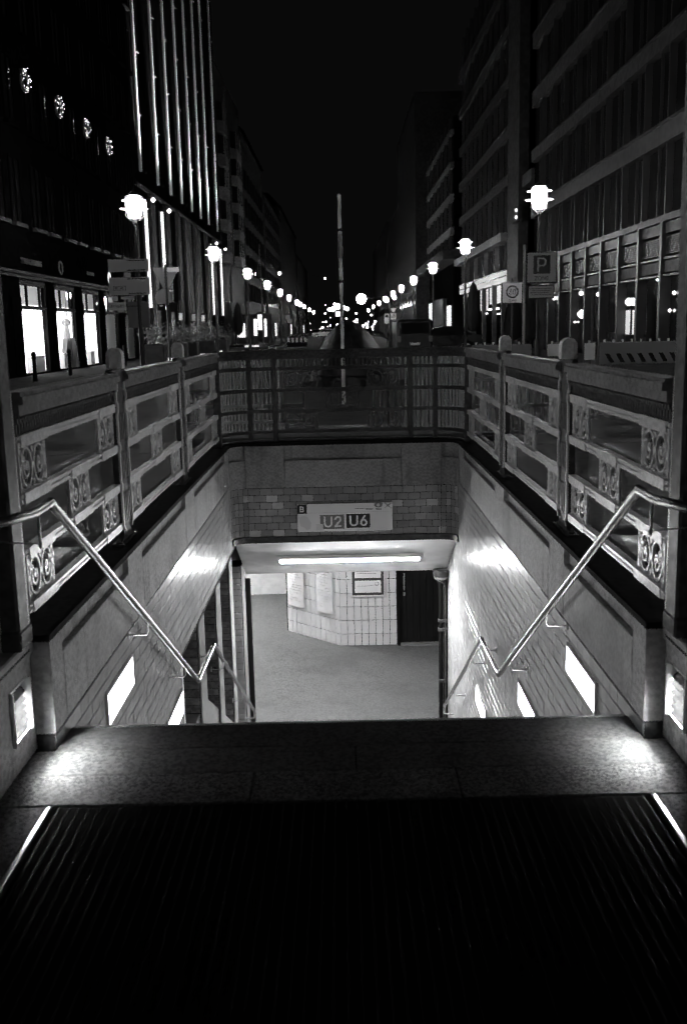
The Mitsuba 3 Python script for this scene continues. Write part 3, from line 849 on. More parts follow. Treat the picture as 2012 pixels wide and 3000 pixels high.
rd = struct('road')
part(rd, '', prism(sbox(-5.6, 12.5, 5.6, 700), -.02, .004), 'm_asphalt')
for s in (1, -1):
    pv = struct('pavement')
    part(pv, '', CB(*sorted((s * 6.0, s * 11.4)), -40, 700, -.05, .10, .01), 'm_paving')
    kb = struct('kerb')
    for k in range(24):
        part(kb, 'stone', CB(*sorted((s * 5.7, s * 5.99)), 14 + k * 2.0, 15.99 + k * 2.0, -.05, .125, .02), 'm_granite')

# ---------------------------------------------------------------- street lamps
def lamp_meshes():
    body = lathe([(.10, -.29), (.16, -.27), (.20, -.1), (.215, .10), (.20, .24), (.12, .29)], sides=18)
    ring1 = lathe([(.05, -.02), (.40, -.01), (.40, .005), (.05, .015)], (0, 0, -.04), 24)
    ring2 = lathe([(.05, 0), (.33, .005), (.33, .018), (.05, .03)], (0, 0, .17), 24)
    cap = lathe([(.14, .29), (.17, .30), (.10, .38), (.03, .42), (.015, .50)], sides=16)
    post_ = lathe([(.13, 0), (.13, .35), (.10, .40), (.085, .9), (.055, 1.0), (.05, 4.9), (.04, 5.05), (.07, 5.08), (.07, 5.2)], sides=14)
    cage = cat([tube([(.10 * math.cos(a), .10 * math.sin(a), -.36), (.24 * math.cos(a), .24 * math.sin(a), -.25), (.25 * math.cos(a), .25 * math.sin(a), .26), (.15 * math.cos(a), .15 * math.sin(a), .32)], .008, 5) for a in np.arange(4) * math.pi / 2 + .4])
    return body, ring1, ring2, cap, post_, cage
_lm = lamp_meshes()
_ld = [shape(_lm[0], 'm_white', True), shape(_lm[1], 'm_sign', 30), shape(_lm[2], 'm_sign', 30), shape(_lm[3], 'm_lampmetal', 30), shape(_lm[4], 'm_lampmetal', 30), shape(_lm[5], 'm_lampmetal', True)]
ORD = ['nearest', 'second', 'third', 'fourth', 'fifth', 'sixth', 'seventh', 'eighth', 'ninth', 'tenth', 'eleventh', 'twelfth']
def street_lamp(x, y, h, label, L=L_STREET, sw=.6, full=True):
    t = thing('street_lamp', label, 'street lamp', 'street lamps along both pavements')
    M = T().translate([x, y, h]).scale(1.2)
    put(t, 'lantern', _ld[0], to=M, emit=L, sw=sw)
    put(t, 'post', _ld[4], to=T().translate([x, y, 0]).scale([1, 1, (h - .39) / 5.2]))
    if full:
        put(t, 'disc', _ld[1], to=M); put(t, 'disc', _ld[2], to=M); put(t, 'cap', _ld[3], to=M); put(t, 'cage', _ld[5], to=M)
    return t
LEFT = [33.5, 53.9, 73.3, 92.8, 112, 131.8, 155, 167, 185, 215, 250]
RIGHT_ = [33.2, 52.5, 70.75, 89.3, 107.3, 124.3, 146, 170, 200, 235]
for i, y in enumerate(LEFT):
    street_lamp(-6.6, y, 5.5, 'street lamp with glowing lantern, %s in the row on the left pavement' % ORD[i], sw=.8 if i < 3 else .03, full=i < 4)
for i, y in enumerate(RIGHT_):
    street_lamp(6.45, y, 5.47, 'street lamp with glowing lantern, %s in the row on the right pavement' % ORD[i], sw=.8 if i < 3 else .03, full=i < 4)
for s in (-1, 1):
    street_lamp(s * 6.5, 14.2, 5.5, 'street lamp beside the stairwell on the %s, outside the view' % SIDE[s], sw=1.2, full=False)
    street_lamp(s * 6.5, -24.0, 5.5, 'street lamp far behind the stair mouth on the %s' % SIDE[s], sw=.3, full=False)

# ---------------------------------------------------------------- left: dark shop building
sb = thing('shop_building', 'dark stone shop building with bright display windows on the left', 'building')
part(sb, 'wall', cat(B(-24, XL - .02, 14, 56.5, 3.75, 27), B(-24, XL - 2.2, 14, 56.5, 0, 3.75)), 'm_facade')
bays = [(35.15, 38.25), (39.4, 42.35), (43.6, 46.55), (47.6, 50.5), (52.0, 54.9)]
cols = [(33.9, 35.15), (38.25, 39.4), (42.35, 43.6), (46.55, 47.6), (50.5, 52.0), (54.9, 56.5)]
for a, b in cols:
    part(sb, 'column', cat(CB(XL - .25, XL - .02, a + .02, b - .02, 0, 3.75, .02), CB(XL - .2, XL + .05, a + .12, b - .2, .0, .5, .02), CB(XL - .2, XL + .06, a + .1, b - .15, 2.3, 2.8, .03), CB(XL - .2, XL + .03, a + .18, b - .25, .5, 2.3, .02)), 'm_facade')
part(sb, 'plinth', B(XL - .5, XL + .05, 14, 56.5, 0, .14), 'm_facade')
part(sb, 'cornice', cat(B(XL - .1, XL + .12, 14, 56.5, 3.45, 3.56), B(XL - .1, XL + .2, 14, 56.5, 3.56, 3.66)), 'm_facade2')
part(sb, 'shop_front', B(-13.2, XL - .02, 14, 33.9, 0, 3.75), 'm_facade')
for i, (a, b) in enumerate(bays):
    t = part(sb, 'window', cat(B(XL - .10, XL - .04, a, a + .07, .14, 3.3), B(XL - .10, XL - .04, b - .07, b, .14, 3.3), B(XL - .11, XL - .02, a, b, 2.40, 2.52), B(XL - .10, XL - .04, a, b, 3.22, 3.45),
                    B(XL - .10, XL - .03, a + .72, a + .86, 2.5, 3.25), B(XL - .10, XL - .03, b - .86, b - .72, 2.5, 3.25)), 'm_black', label='bright shop display window with three small panes on top' if i < 4 else None)
    part(t, 'pane', trimesh.Trimesh([[XL - .07, a, .14], [XL - .07, b, .14], [XL - .07, b, 3.3], [XL - .07, a, 3.3]], [[0, 1, 2], [0, 2, 3]]), 'm_pane')
    em = (L_SHOP, L_SHOP, L_SHOP, .12, .03)[i]
    part(t, 'backdrop', B(XL - .56, XL - .52, a + .4, a + 4.58, .1, 2.6), 'm_backlit', emit=em, sw=.5)
    part(t, 'upper_backdrop', B(XL - .56, XL - .52, a + .4, a + 4.58, 2.6, 3.45), 'm_backlit', emit=(.55, .45, .42, .4, .02)[i], sw=.1)
    part(t, 'display_floor', B(XL - .52, XL - .11, a + .05, b + .05, 0, .13), 'm_plaster')
u, v = (0, 1, 0), (0, 0, 1)
part(sb, 'lettering', text('SCHOKOLADENHAUS', .20, (XL + .02, 36.55, 4.05), u, v, .03, width=2.4), 'm_facadelight')
part(sb, 'lettering', cat([B(XL, XL + .03, 44.5 + .14 * k, 44.5 + .14 * k + .07, 4.02, 4.18) for k in range(9)]), 'm_facadelight')
ring = lambda y, z, r: plate(Point(y, z).buffer(r).difference(Point(y, z).buffer(r * .72)), .04, (XL, 0, 0), u, v)
part(sb, 'emblem', ring(40.35, 4.08, .28), 'm_facadelight')
lamp_sign = thing('ring_sign', 'small lit ring sign on the shop facade beside the fourth window', 'sign')
part(lamp_sign, 'ring', ring(48.75, 4.1, .26), 'm_backlit', emit=1.2, sw=.05)
part(lamp_sign, 'tail', B(XL, XL + .04, 49.35, 49.45, 3.92, 4.12), 'm_backlit', emit=1.0, sw=.02)
part(lamp_sign, 'back', B(XL - .01, XL + .002, 48.2, 49.6, 3.7, 4.5), 'm_facade')
for fl in range(6):
    for k in range(9):
        y = 20.2 + 4.18 * k + .0
        for dy in (0.3, 2.1):
            z = 5.3 + 3.3 * fl
            w = part(sb, 'window', cat(B(XL - .05, XL + .03, y + dy, y + dy + .08, z, z + 2.2), B(XL - .05, XL + .03, y + dy + 1.12, y + dy + 1.2, z, z + 2.2), B(XL - .05, XL + .03, y + dy + .08, y + dy + 1.12, z + 2.12, z + 2.2), B(XL - .05, XL + .03, y + dy + .57, y + dy + .63, z, z + 2.12)), 'm_facade')
            part(w, 'sill', B(XL - .05, XL + .16, y + dy - .05, y + dy + 1.25, z - .14, z - .005), 'm_facade2' if fl == 0 else 'm_facade')
            part(w, 'pane', B(XL - .06, XL - .012, y + dy + .08, y + dy + 1.12, z, z + 2.12), 'm_darkglass')
# display pieces in the windows
def tower_cake(y):
    t = thing('tower_model', 'tall tapering tower model with a ball on top in the second shop window', 'display model')
    x = XL - .29
    part(t, 'shaft', lathe([(.20, .14), (.18, .5), (.17, .9), (.13, 1.5), (.08, 1.85)], (x, y, 0), 16), 'm_signgrey', True)
    part(t, 'ball', lathe([(.05, 1.80), (.14, 1.86), (.19, 1.97), (.14, 2.08), (.05, 2.14)], (x, y, 0), 16), 'm_signgrey', True)
    part(t, 'mast', lathe([(.06, 2.17), (.08, 2.3), (.06, 2.5), (.02, 2.9)], (x, y, 0), 10), 'm_signpale', True)
    for a in (-.35, .35):
        part(t, 'buttress', plate(Polygon([(0, .14), (.55, .14), (.35, .9), (.12, 1.3), (0, 1.35)]), .2, (x + .08, y + a * .3, 0), (0, 1 if a > 0 else -1, 0), (0, 0, 1)), 'm_signgrey')
tower_cake(41.7)
for ya, yb, h, lab in ((36.6, 37.9, .70, 'pale square pedestal in the first shop window'), (44.9, 45.6, .70, 'pale square pedestal in the third shop window'), (40.6, 41.2, .72, 'pale square pedestal left of the tower model')):
    p = thing('pedestal', lab, 'pedestal')
    x = XL - .30
    part(p, 'block', CB(x - .15, x + .15, ya, yb, .13, h, .01), 'm_signpale')
    part(p, 'top', CB(x - .17, x + .17, ya - .03, yb + .03, h, h + .04, .008), 'm_sign')

# fairy light wreaths on the facade
for i, y in enumerate((36.9, 41.12, 45.36, 49.53)):
    t = thing('light_wreath', 'oval wreath of fairy lights high on the dark facade, %s of four from the left' % ('first', 'second', 'third', 'last')[i], 'wreath', 'fairy light wreaths on the shop facade')
    ringp = [(XL + .16, y + .40 * math.cos(a), 10.24 + .36 * math.sin(a)) for a in np.linspace(0, 2 * math.pi, 25)[:-1]]
    part(t, 'hoop', tube(ringp, .06, 6, closed=True), 'm_leaf')
    ms = []
    for k in range(46):
        a, r = NR.uniform(0, 6.283), NR.uniform(.75, 1.15)
        q = (XL + .2 + NR.uniform(-.04, .1), y + .40 * r * math.cos(a), 10.24 + .36 * r * math.sin(a))
        m = trimesh.creation.icosahedron(); m.apply_scale(NR.uniform(.010, .022)); m.apply_translation(q); ms.append(m)
    part(t, 'bulb', cat(ms), 'm_white', emit=3.0, sw=.01, kind='stuff')
    part(t, 'hook', B(XL - .02, XL + .12, y - .02, y + .02, 10.62, 10.66), 'm_black')

# ---------------------------------------------------------------- left: hotel with light fins
hb = thing('fin_building', 'tall dark building with bright vertical light fins on the left', 'building')
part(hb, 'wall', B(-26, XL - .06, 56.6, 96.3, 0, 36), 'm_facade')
part(hb, 'string_course', B(XL - .1, XL + .10, 56.6, 96.3, 9.45, 9.62), 'm_facade2')
for k, y in enumerate((60.9, 66.0, 70.5, 73.8, 75.4, 78.7, 80.3, 85.0, 90.2)):
    part(hb, 'pilaster', CB(XL - .1, XL + .12, y - .7, y + .7, 0, 9.4, .02), 'm_facade2')
UPPER = [58.05, 63.5, 68.15, 72.8, 77.6, 82.4, 87.2, 93.4]
for k, y in enumerate(UPPER):
    f = thing('light_fin', 'upper vertical light fin on the dark facade, %s from the left of eight' % ORD[k].replace('nearest', 'first'), 'light fin', 'upper light fins of the tall dark building')
    part(f, 'fin', B(XL - .02, XL + .10, y - .19, y + .19, 10.36, 35), 'm_fin')
    part(f, 'uplight', lathe([(.05, 10.24), (.06, 10.26), (.06, 10.33)], (XL + .34, y, 0), 10), 'm_black')
    scene[f + '__lamp'] = {'type': 'spot', 'to_world': T().look_at(origin=[XL + .42, y, 10.36], target=[XL + .1, y, 15.5], up=[1, 0, 0]), 'cutoff_angle': 16.0, 'beam_width': 8.0, 'intensity': grey(2200 * KE), 'sampling_weight': 1.3}
    for j, z in enumerate(np.arange(13.4, 34, 3.3)):
        part(f, 'bracket', B(XL - .02, XL + .2, y + .2, y + .6, z - .03, z + .03), 'm_mullion')
for k, (y, zb) in enumerate(((58.1, 2.9), (63.4, 2.9), (87.2, 2.9), (93.7, 2.9))):
    f = thing('light_fin', 'lower vertical light tube with a ball lamp on top, %s from the left' % ('first', 'second', 'third', 'last')[k], 'light fin', 'lower light fins of the tall dark building')
    part(f, 'tube', B(XL + .12, XL + .24, y - .16, y + .16, zb, 8.75), 'm_fin', emit=1.6, sw=.06)
    part(f, 'channel', B(XL - .02, XL + .118, y - .19, y + .19, zb - .1, 8.8), 'm_mullion')
    part(f, 'lamp', lathe([(.02, -.13), (.1, -.08), (.13, 0), (.1, .08), (.02, .13)], (XL + .62, y + .1, 8.82), 14), 'm_white', emit=6.0, sw=.02)
    part(f, 'arm', B(XL + .10, XL + .6, y - .03, y + .03, 8.92, 8.97), 'm_black')
for k, y in enumerate((73.9, 78.9, 68.0)):
    w = thing('wall_lantern', 'small box wall lantern on the dark facade behind the planters, %s' % ('left one', 'middle one', 'far left one')[k], 'lantern')
    labels[w]['label'] = 'box wall lantern on the fin building, %s of three' % ('second', 'third', 'first')[k]
    part(w, 'frame', cat(B(XL + .1, XL + .5, y - .2, y + .2, 2.76, 2.82), B(XL + .1, XL + .5, y - .2, y + .2, 2.18, 2.24), *[B(XL + .46 - .3 * i, XL + .50 - .3 * i, y - .2 + .36 * j, y - .16 + .36 * j, 2.24, 2.76) for i in (0, 1) for j in (0, 1)]), 'm_black')
    part(w, 'glass', B(XL + .2, XL + .44, y - .14, y + .14, 2.26, 2.74), 'm_backlit', emit=.10, sw=.02)
for k, y in enumerate((59.5, 66.2, 76.5, 83)):
    w = thing('ground_uplight', 'small uplight at the foot of the fin building, %s from the left' % ORD[k].replace('nearest', 'first'), 'uplight')
    part(w, 'housing', lathe([(.1, .1), (.12, .2), (.1, .24)], (XL + .9, y, 0), 12), 'm_black')
    scene[w + '__spot'] = {'type': 'spot', 'to_world': T().look_at(origin=[XL + .9, y, .3], target=[XL - .2, y, 2.2], up=[0, 1, 0]), 'cutoff_angle': 70.0, 'beam_width': 30.0, 'intensity': grey(70 * KE), 'sampling_weight': .35}

# ---------------------------------------------------------------- left: bay window house, and houses farther on
bh = thing('bay_window_house', 'pale house with stacked bay windows beyond the fin building', 'house')
part(bh, 'wall', B(-25, XL - .1, 96.5, 119, 0, 26), 'm_facade2')
for (a, b) in ((97.2, 101.5), (108.8, 114.8)):
    for fl in range(5):
        z = 7.9 + 2.95 * fl if a < 100 else 8.2 + 2.75 * fl
        k = part(bh, 'bay', plate(Polygon([(XL - .1, a), (XL + .55, a + .8), (XL + .55, b - .8), (XL - .1, b)]), 1.05, (0, 0, z), (1, 0, 0), (0, 1, 0)), 'm_facadelight')
        part(k, 'window', cat([B(XL + .40, XL + .5, y - .07, y + .07, z + 1.05, z + 2.75) for y in (a + .85, (a + b) / 2, b - .85)]), 'm_facadelight')
        part(k, 'pane', plate(Polygon([(XL - .1, a + .1), (XL + .42, a + .85), (XL + .42, b - .85), (XL - .1, b - .1)]), 1.70, (0, 0, z + 1.05), (1, 0, 0), (0, 1, 0)), 'm_darkglass')
part(bh, 'drainpipe', cyl((XL + .02, 103.3, 0), (XL + .02, 103.3, 25), .1, 8), 'm_facadelight')
part(bh, 'fascia', B(XL - .1, XL + .5, 97, 104, 2.7, 4.2), 'm_facadelight')
FARL = [(120, 150, 24), (151, 190, 21), (192, 260, 24), (262, 340, 20)]
for i, (a, b, h) in enumerate(FARL):
    t = thing('far_house', 'dark street house on the left side beyond the bay windows, %s' % ('first', 'second', 'third', 'farthest')[i], 'house')
    part(t, 'wall', B(-25, XL + (.2 if i % 2 else 0), a, b, 0, h), 'm_facade2')
    part(t, 'roof', plate(Polygon([(-25, h), (XL + .4, h), (XL - 2, h + 2.5), (-23, h + 2.5)]), b - a, (0, b, 0), (1, 0, 0), (0, 0, 1)), 'm_facade')
    if i < 2:
        for fl in range(5):
            for k in range(int((b - a) / 4)):
                part(t, 'window', B(XL + .1, XL + .32, a + 1 + 4 * k, a + 2.4 + 4 * k, 5 + 3.2 * fl, 7 + 3.2 * fl), 'm_darkglass')
    for k in range(3):
        y = a + 3 + k * (b - a - 6) / 2.6
        if i == 0 or k == 1:
            part(t, 'shop_window', B(XL + .2, XL + .34, y, y + 4.5, .5 if k else .8, 2.3 + .3 * k), 'm_backlit', emit=(2.2, 1.3, 2.6)[k], sw=.03)
            part(t, 'shop_frame', cat(B(XL + .2, XL + .42, y + 1.4, y + 1.6, .5, 2.3 + .3 * k), B(XL + .2, XL + .42, y + 3, y + 3.12, .5, 2.3 + .3 * k)), 'm_black')
FARR = [(134, 172, 30, 'm_facade2'), (174, 230, 22, 'm_facade2'), (232, 330, 24, 'm_facade2')]
for i, (a, b, h, m) in enumerate(FARR):
    t = thing('far_house', 'dark street block on the right side beyond the banded offices, %s' % ('first and tallest', 'second', 'farthest')[i], 'house')
    part(t, 'wall', B(XRT - (1.0 if i == 0 else .2), 26, a, b, 0, h), m)
    part(t, 'parapet', B(XRT - (1.1 if i == 0 else .3), 26, a - .1, b, h, h + .8), 'm_facade2')
    for k in range(int((b - a) / 6)):
        part(t, 'window', B(XRT - 1.12 if i == 0 else XRT - .32, XRT, a + 1 + 6 * k, a + 4 + 6 * k, 4.4, 5.8), 'm_darkglass')

# ---------------------------------------------------------------- right: three banded office buildings
def banded(name, label, y0, y1, bands, mulls, htop, gtop, bm='m_band'):
    t = thing(name, label, 'office building')
    part(t, 'wall', B(XRT + .32, XRT + 16, y0, y1, 0, htop), 'm_facade')
    for i, (za, zb) in enumerate(bands):
        k = part(t, 'band', B(XRT - .02, XRT + .4, y0, y1, za, zb), bm)
        part(k, 'coping', B(XRT - .06, XRT + .4, y0 - .02, y1, zb, zb + .10), 'm_mullion')
    edges = [gtop] + [q for b in bands for q in (b[0], b[1] + .1)] + [htop]
    for i in range(0, len(edges) - 1, 2):
        za, zb = edges[i], edges[i + 1]
        if zb - za < .5: continue
        ys = [y0] + mulls + [y1]
        for ya, yb in zip(ys[:-1], ys[1:]):
            if yb - ya > .4:
                part(t, 'window', B(XRT + .26, XRT + .315, ya + .07, yb - .07, za + .05, zb - .05), 'm_darkglass')
    for i_, y in enumerate(mulls):
        part(t, 'mullion', B(XRT + (.02 if i_ % 2 == 0 else .16), XRT + .31, y - (.05 if i_ % 2 == 0 else .03), y + (.05 if i_ % 2 == 0 else .03), gtop, htop), 'm_mullion')
    return t
M1 = [18.9 + 1.335 * k for k in range(30)]
b1 = banded('banded_office', 'dark office block with pale storey bands, nearest on the right', 12, 59, [(7.40, 8.02), (10.48, 11.0), (13.4, 14.1), (16.5, 17.2), (19.6, 20.3), (22.7, 23.4)], M1, 27, 5.05)
M2 = [68.0 + 1.33 * k for k in range(20)]
b2 = banded('banded_office', 'second banded office block on the right with a lit shop fascia', 66.7, 94, [(7.05, 7.30), (10.38, 10.95), (13.36, 13.97), (16.4, 17.0), (19.5, 20.1), (22.6, 23.2)], M2, 26, 5.1)
M3 = [103 + 2.1 * k for k in range(13)]
b3 = banded('banded_office', 'third banded office block on the right with four pale bands', 101.5, 128.7, [(10.35, 11.05), (13.5, 14.2), (16.65, 17.2), (19.75, 20.2)], M3, 21.5, 8.6, 'm_bandlight')
part(b1, 'end_wall', B(XRT + .3, XRT + 16, 59, 59.6, 0, 27), 'm_facade')
part(b2, 'end_pier', B(XRT - .1, XRT + .5, 62.6, 66.7, 0, 27), 'm_facade2')
part(b2, 'canopy', B(XRT - .5, XRT + .3, 66.8, 93.9, 6.85, 7.4), 'm_bandlight')
for y in (72, 77.2, 82.8, 88.5, 91.5):
    part(b2, 'window_post', B(XRT - .1, XRT + .28, y - .09, y + .09, 5.1, 6.84), 'm_bandlight')
part(b2, 'shop_fascia', B(XRT - .1, XRT + .2, 66.9, 93, 4.30, 5.0), 'm_backlit', emit=.30, sw=.1)
part(b2, 'fascia_rail', cat(B(XRT - .16, XRT + .2, 66.9, 93, 4.62, 4.70), B(XRT - .16, XRT + .2, 66.9, 93, 5.0, 5.08)), 'm_mullion')
part(b2, 'shop_window', cat(B(XRT + .15, XRT + .2, 70, 76, 3.0, 4.2), B(XRT + .15, XRT + .2, 77, 81, 2.6, 4.2), B(XRT + .15, XRT + .2, 84, 92, 3.3, 4.2)), 'm_backlit', emit=.45, sw=.1)
part(b2, 'ceiling_lamp', cat(B(XRT + .0, XRT + .1, 71, 75.5, 2.55, 2.7), B(XRT, XRT + .1, 76.5, 79, 2.3, 2.42), B(XRT, XRT + .1, 69.5, 71.5, 2.2, 2.3)), 'm_backlit', emit=2.5, sw=.05)
for k, y in enumerate((68, 72, 77.2, 82.8, 88.5)):
    part(b2, 'column', CB(XRT - .25, XRT + .05, y - .2, y + .2, 0, 4.25, .02), 'm_band')
part(b3, 'canopy', B(XRT - 1.4, XRT + .3, 95, 128, 7.6, 8.5), 'm_facade2')
part(b3, 'ground_wall', B(XRT - .1, XRT + .3, 108, 120, 0, 4.4), 'm_facadelight')
part(b3, 'shop_window', cat(B(XRT - .14, XRT - .08, 100, 104, 1.2, 3.5), B(XRT - .14, XRT - .08, 121, 125, .8, 4.2)), 'm_backlit', emit=.8, sw=.05)
# ground floor of the nearest block
part(b1, 'fascia', cat(B(XRT + .0, XRT + .3, 12, 59, 4.82, 5.05), B(XRT + .04, XRT + .3, 12, 59, 4.42, 4.78)), 'm_band')
lv = B(XRT + .06, XRT + .12, 0, 2.45, -.018, .012)
lvd = shape(lv, 'm_mullion')
sg = 0
for k in range(15):
    y = 18.9 + 2.67 * k
    part(b1, 'column', CB(XRT - .08, XRT + .3, y - .13, y + .13, .02, 4.82, .01), 'm_mullion')
    if y > 29:
        for j in range(9):
            put(b1, 'louvre_blade', lvd, to=T().translate([0, y + .12, 3.75 + .068 * j]).scale([1, 1, 1]))
        part(b1, 'sign_band', B(XRT + .05, XRT + .3, y + .14, y + 2.52, 3.13, 3.52), 'm_facadelight')
        part(b1, 'trim', cat(B(XRT - .02, XRT + .3, y + .14, y + 2.52, 3.56, 3.63), B(XRT - .02, XRT + .3, y + .14, y + 2.52, 3.0, 3.07)), 'm_mullion')
part(b1, 'shop_glass', trimesh.Trimesh([[XRT + .2, 19, .3], [XRT + .2, 59, .3], [XRT + .2, 59, 3.0], [XRT + .2, 19, 3.0]], [[0, 2, 1], [0, 3, 2]]), 'm_pane')
# shop interior behind the glass of the nearest block: wall set back, a few lit things
sh = thing('shop_interior', 'dim shop interior with lit shelf and ceiling lamps behind the right hand windows', 'shop')
part(sh, 'shelf_light', B(XRT + .28, XRT + .31, 37.5, 40.3, 1.02, 1.95), 'm_backlit', emit=.9, sw=.08)
part(sh, 'shelf_post', cat(B(XRT + .22, XRT + .275, 39.2, 39.28, 1.02, 2.0), B(XRT + .22, XRT + .275, 37.85, 37.93, 1.02, 2.0), B(XRT + .21, XRT + .275, 37.4, 40.4, .94, 1.02)), 'm_black')
lampm = lambda y, z, r: lathe([(r * .3, -r), (r, -.3 * r), (r, .3 * r), (r * .3, r)], (XRT + .12, y, z), 10)
part(sh, 'ceiling_lamp', cat([lampm(y, z, r) for y, z, r in ((38.6, 2.25, .14), (38.9, 2.28, .11), (39.2, 2.26, .15), (37.9, 2.22, .08), (33.2, 2.4, .1), (32.8, 2.42, .1), (32.4, 2.4, .09), (33.9, 2.42, .07), (34.3, 1.85, .06), (47.0, 2.85, .11), (51.4, 2.9, .1), (43.9, 2.7, .09), (43.6, 2.72, .07), (52.9, 2.8, .1), (46.8, 1.9, .2), (48.2, 1.55, .09))]), 'm_backlit', emit=2.5, sw=.05)
part(sh, 'curtain', cat(CB(XRT + .22, XRT + .28, 45.2, 45.5, .4, 2.95, .02), CB(XRT + .22, XRT + .28, 45.7, 45.95, .4, 2.95, .02)), 'm_facadelight')
part(sh, 'counter', CB(XRT + .2, XRT + .3, 41, 44, .3, 1.1, .02), 'm_facade2')
b1b = thing('wall_box', 'small grey box with two lamps on the recess between the right hand blocks', 'box')
part(b1b, 'case', CB(XRT - .5, XRT - .2, 60.6, 62.6, 7.5, 8.35, .03), 'm_facade2')
part(b1b, 'lamp', cat(lathe([(.03, -.1), (.1, 0), (.03, .1)], (XRT - .55, 60.7, 8.1), 8), lathe([(.03, -.1), (.1, 0), (.03, .1)], (XRT - .55, 60.7, 7.7), 8)), 'm_backlit', emit=2.5, sw=.03)
rc = thing('recess_wall', 'dark set back wall between the two nearest blocks on the right', 'wall')
part(rc, 'wall', B(XRT + 3.5, XRT + 16, 59.6, 62.6, 0, 26), 'm_facade2')
part(rc, 'canopy', B(XRT + .1, XRT + 3.5, 59.6, 62.6, 9.6, 10.3), 'm_band')

# ---------------------------------------------------------------- signs
def sign_post(t, x, y, h, r=.035, m='m_postgrey'):
    part(t, 'post', cyl((x, y, 0), (x, y, h), r, 10), m, True)
u, v = (1, 0, 0), (0, 0, 1)
ps = thing('parking_zone_sign', 'square parking sign with white P and ZONE over a smaller notice, right', 'sign')
y = 31.5; cx = 6.22
sign_post(ps, cx - .52, y + .06, 3.9, .04)
part(ps, 'frame', CB(cx - .47, cx + .47, y - .01, y + .03, 2.74, 3.68, .01), 'm_signblack')
part(ps, 'plate', CB(cx - .44, cx + .44, y - .018, y - .008, 2.77, 3.65, .004), 'm_signpale')
part(ps, 'field', B(cx - .26, cx + .26, y - .022, y - .017, 3.02, 3.57), 'm_signblack')
part(ps, 'lettering', text('P', .42, (cx, y - .022, 3.295), u, v, .004), 'm_sign')
part(ps, 'lettering', text('ZONE', .125, (cx, y - .018, 2.885), u, v, .004, width=.44), 'm_signblack')
part(ps, 'lower_plate', CB(cx - .42, cx + .40, y - .018, y + .01, 2.27, 2.68, .004), 'm_signblack')
part(ps, 'lower_field', B(cx - .39, cx + .37, y - .022, y - .017, 2.30, 2.65), 'm_signpale')
part(ps, 'print', cat([B(cx - .34 + .03 * (k % 2), cx + .32 - .05 * (k % 3), y - .024, y - .021, 2.56 - .062 * k, 2.585 - .062 * k) for k in range(4)]), 'm_print')
part(ps, 'bracket', B(cx - .53, cx - .42, y, y + .03, 3.3, 3.34), 'm_postgrey')
zs = thing('speed_zone_sign', 'square speed sign with 30 in a ring and ZONE, on a dark post right', 'sign')
y = 38.0; cx = 6.42
sign_post(zs, cx, y + .06, 3.2, .04, 'm_lampmetal')
part(zs, 'plate', CB(cx - .36, cx + .36, y - .012, y + .012, 2.30, 3.03, .006), 'm_signpale')
part(zs, 'ring', plate(Point(0, 0).buffer(.235).difference(Point(0, 0).buffer(.185)), .004, (cx, y - .012, 2.70), u, v), 'm_signblack')
part(zs, 'lettering', text('30', .20, (cx, y - .012, 2.70), u, v, .004, width=.25), 'm_signblack')
part(zs, 'lettering', text('ZONE', .075, (cx, y - .012, 2.385), u, v, .004, width=.32), 'm_signblack')

# left signpost cluster
lp = thing('direction_signpost', 'dark post with two large pale direction boards seen from the left pavement', 'signpost')
y = 31.6; px = -6.25
sign_post(lp, px, y + .08, 4.1, .075, 'm_lampmetal')
for za, zb in ((3.36, 3.74), (2.66, 3.19)):
    part(lp, 'board', CB(-7.14, -6.05 + .16, y, y + .03, za, zb, .006), 'm_signpale')
    for z in (za + .03, zb - .06):
        part(lp, 'bracket', B(-6.55, -6.0, y - .012, y, z, z + .03), 'm_signblack')
part(lp, 'print', plate(sbox(-.2, -.07, .2, .07).difference(sbox(-.18, -.05, .18, .05)).union(sbox(-.15, -.03, -.06, .03)).union(sbox(.03, -.03, .1, .03)), .003, (-6.82, y, 2.87), u, v), 'm_print')
part(lp, 'tag', B(-6.66, -6.46, y, y + .02, 3.2, 3.34), 'm_sign')
part(lp, 'tag', B(-7.08, -6.9, y, y + .02, 2.48, 2.63), 'm_sign')
part(lp, 'tag', B(-6.8, -6.4, y, y + .02, 2.53, 2.61), 'm_sign')
part(lp, 'back_board', CB(-6.62, -5.95, y + .03, y + .06, 1.65, 2.45, .006), 'm_signgrey', label='dark grey back of a board low on the post')
cs = thing('street_name_sign', 'pale street name sign reading Charlottens on the left post', 'sign')
part(cs, 'plate', CB(-7.22, -6.66, y - .03, y - .015, 2.20, 2.44, .005), 'm_sign')
part(cs, 'lettering', text('Charlottens', .105, (-6.94, y - .03, 2.335), u, v, .004, width=.50), 'm_signblack')
part(cs, 'tab', B(-6.92, -6.7, y - .028, y - .016, 2.13, 2.20), 'm_signpale')
part(cs, 'arm', B(-6.66, px, y - .015, y + .0, 2.30, 2.33), 'm_lampmetal')
ys_ = thing('traffic_signal_mast', 'thin mast with back of a give way sign, round sign and signal heads, left', 'traffic signal')
y = 38.5; px = -6.6 + .05
sign_post(ys_, px, y, 4.0, .04, 'm_mullion')
part(ys_, 'give_way_back', plate(Polygon([(-.52, .42), (.52, .42), (.08, -.42), (-.08, -.42)]), .02, (px, y + .07, 3.48), u, v), 'm_signgrey')
part(ys_, 'give_way_rim', plate(sbox(.05, .24, .50, .42), .006, (px, y + .05, 3.48), u, v), 'm_signpale')
part(ys_, 'round_sign', plate(Point(0, 0).buffer(.33), .02, (px - .12, y + .07, 2.78), u, v), 'm_signgrey')
part(ys_, 'signal_head', CB(px + .08, px + .40, y - .1, y + .12, 2.25, 2.6, .03), 'm_black')
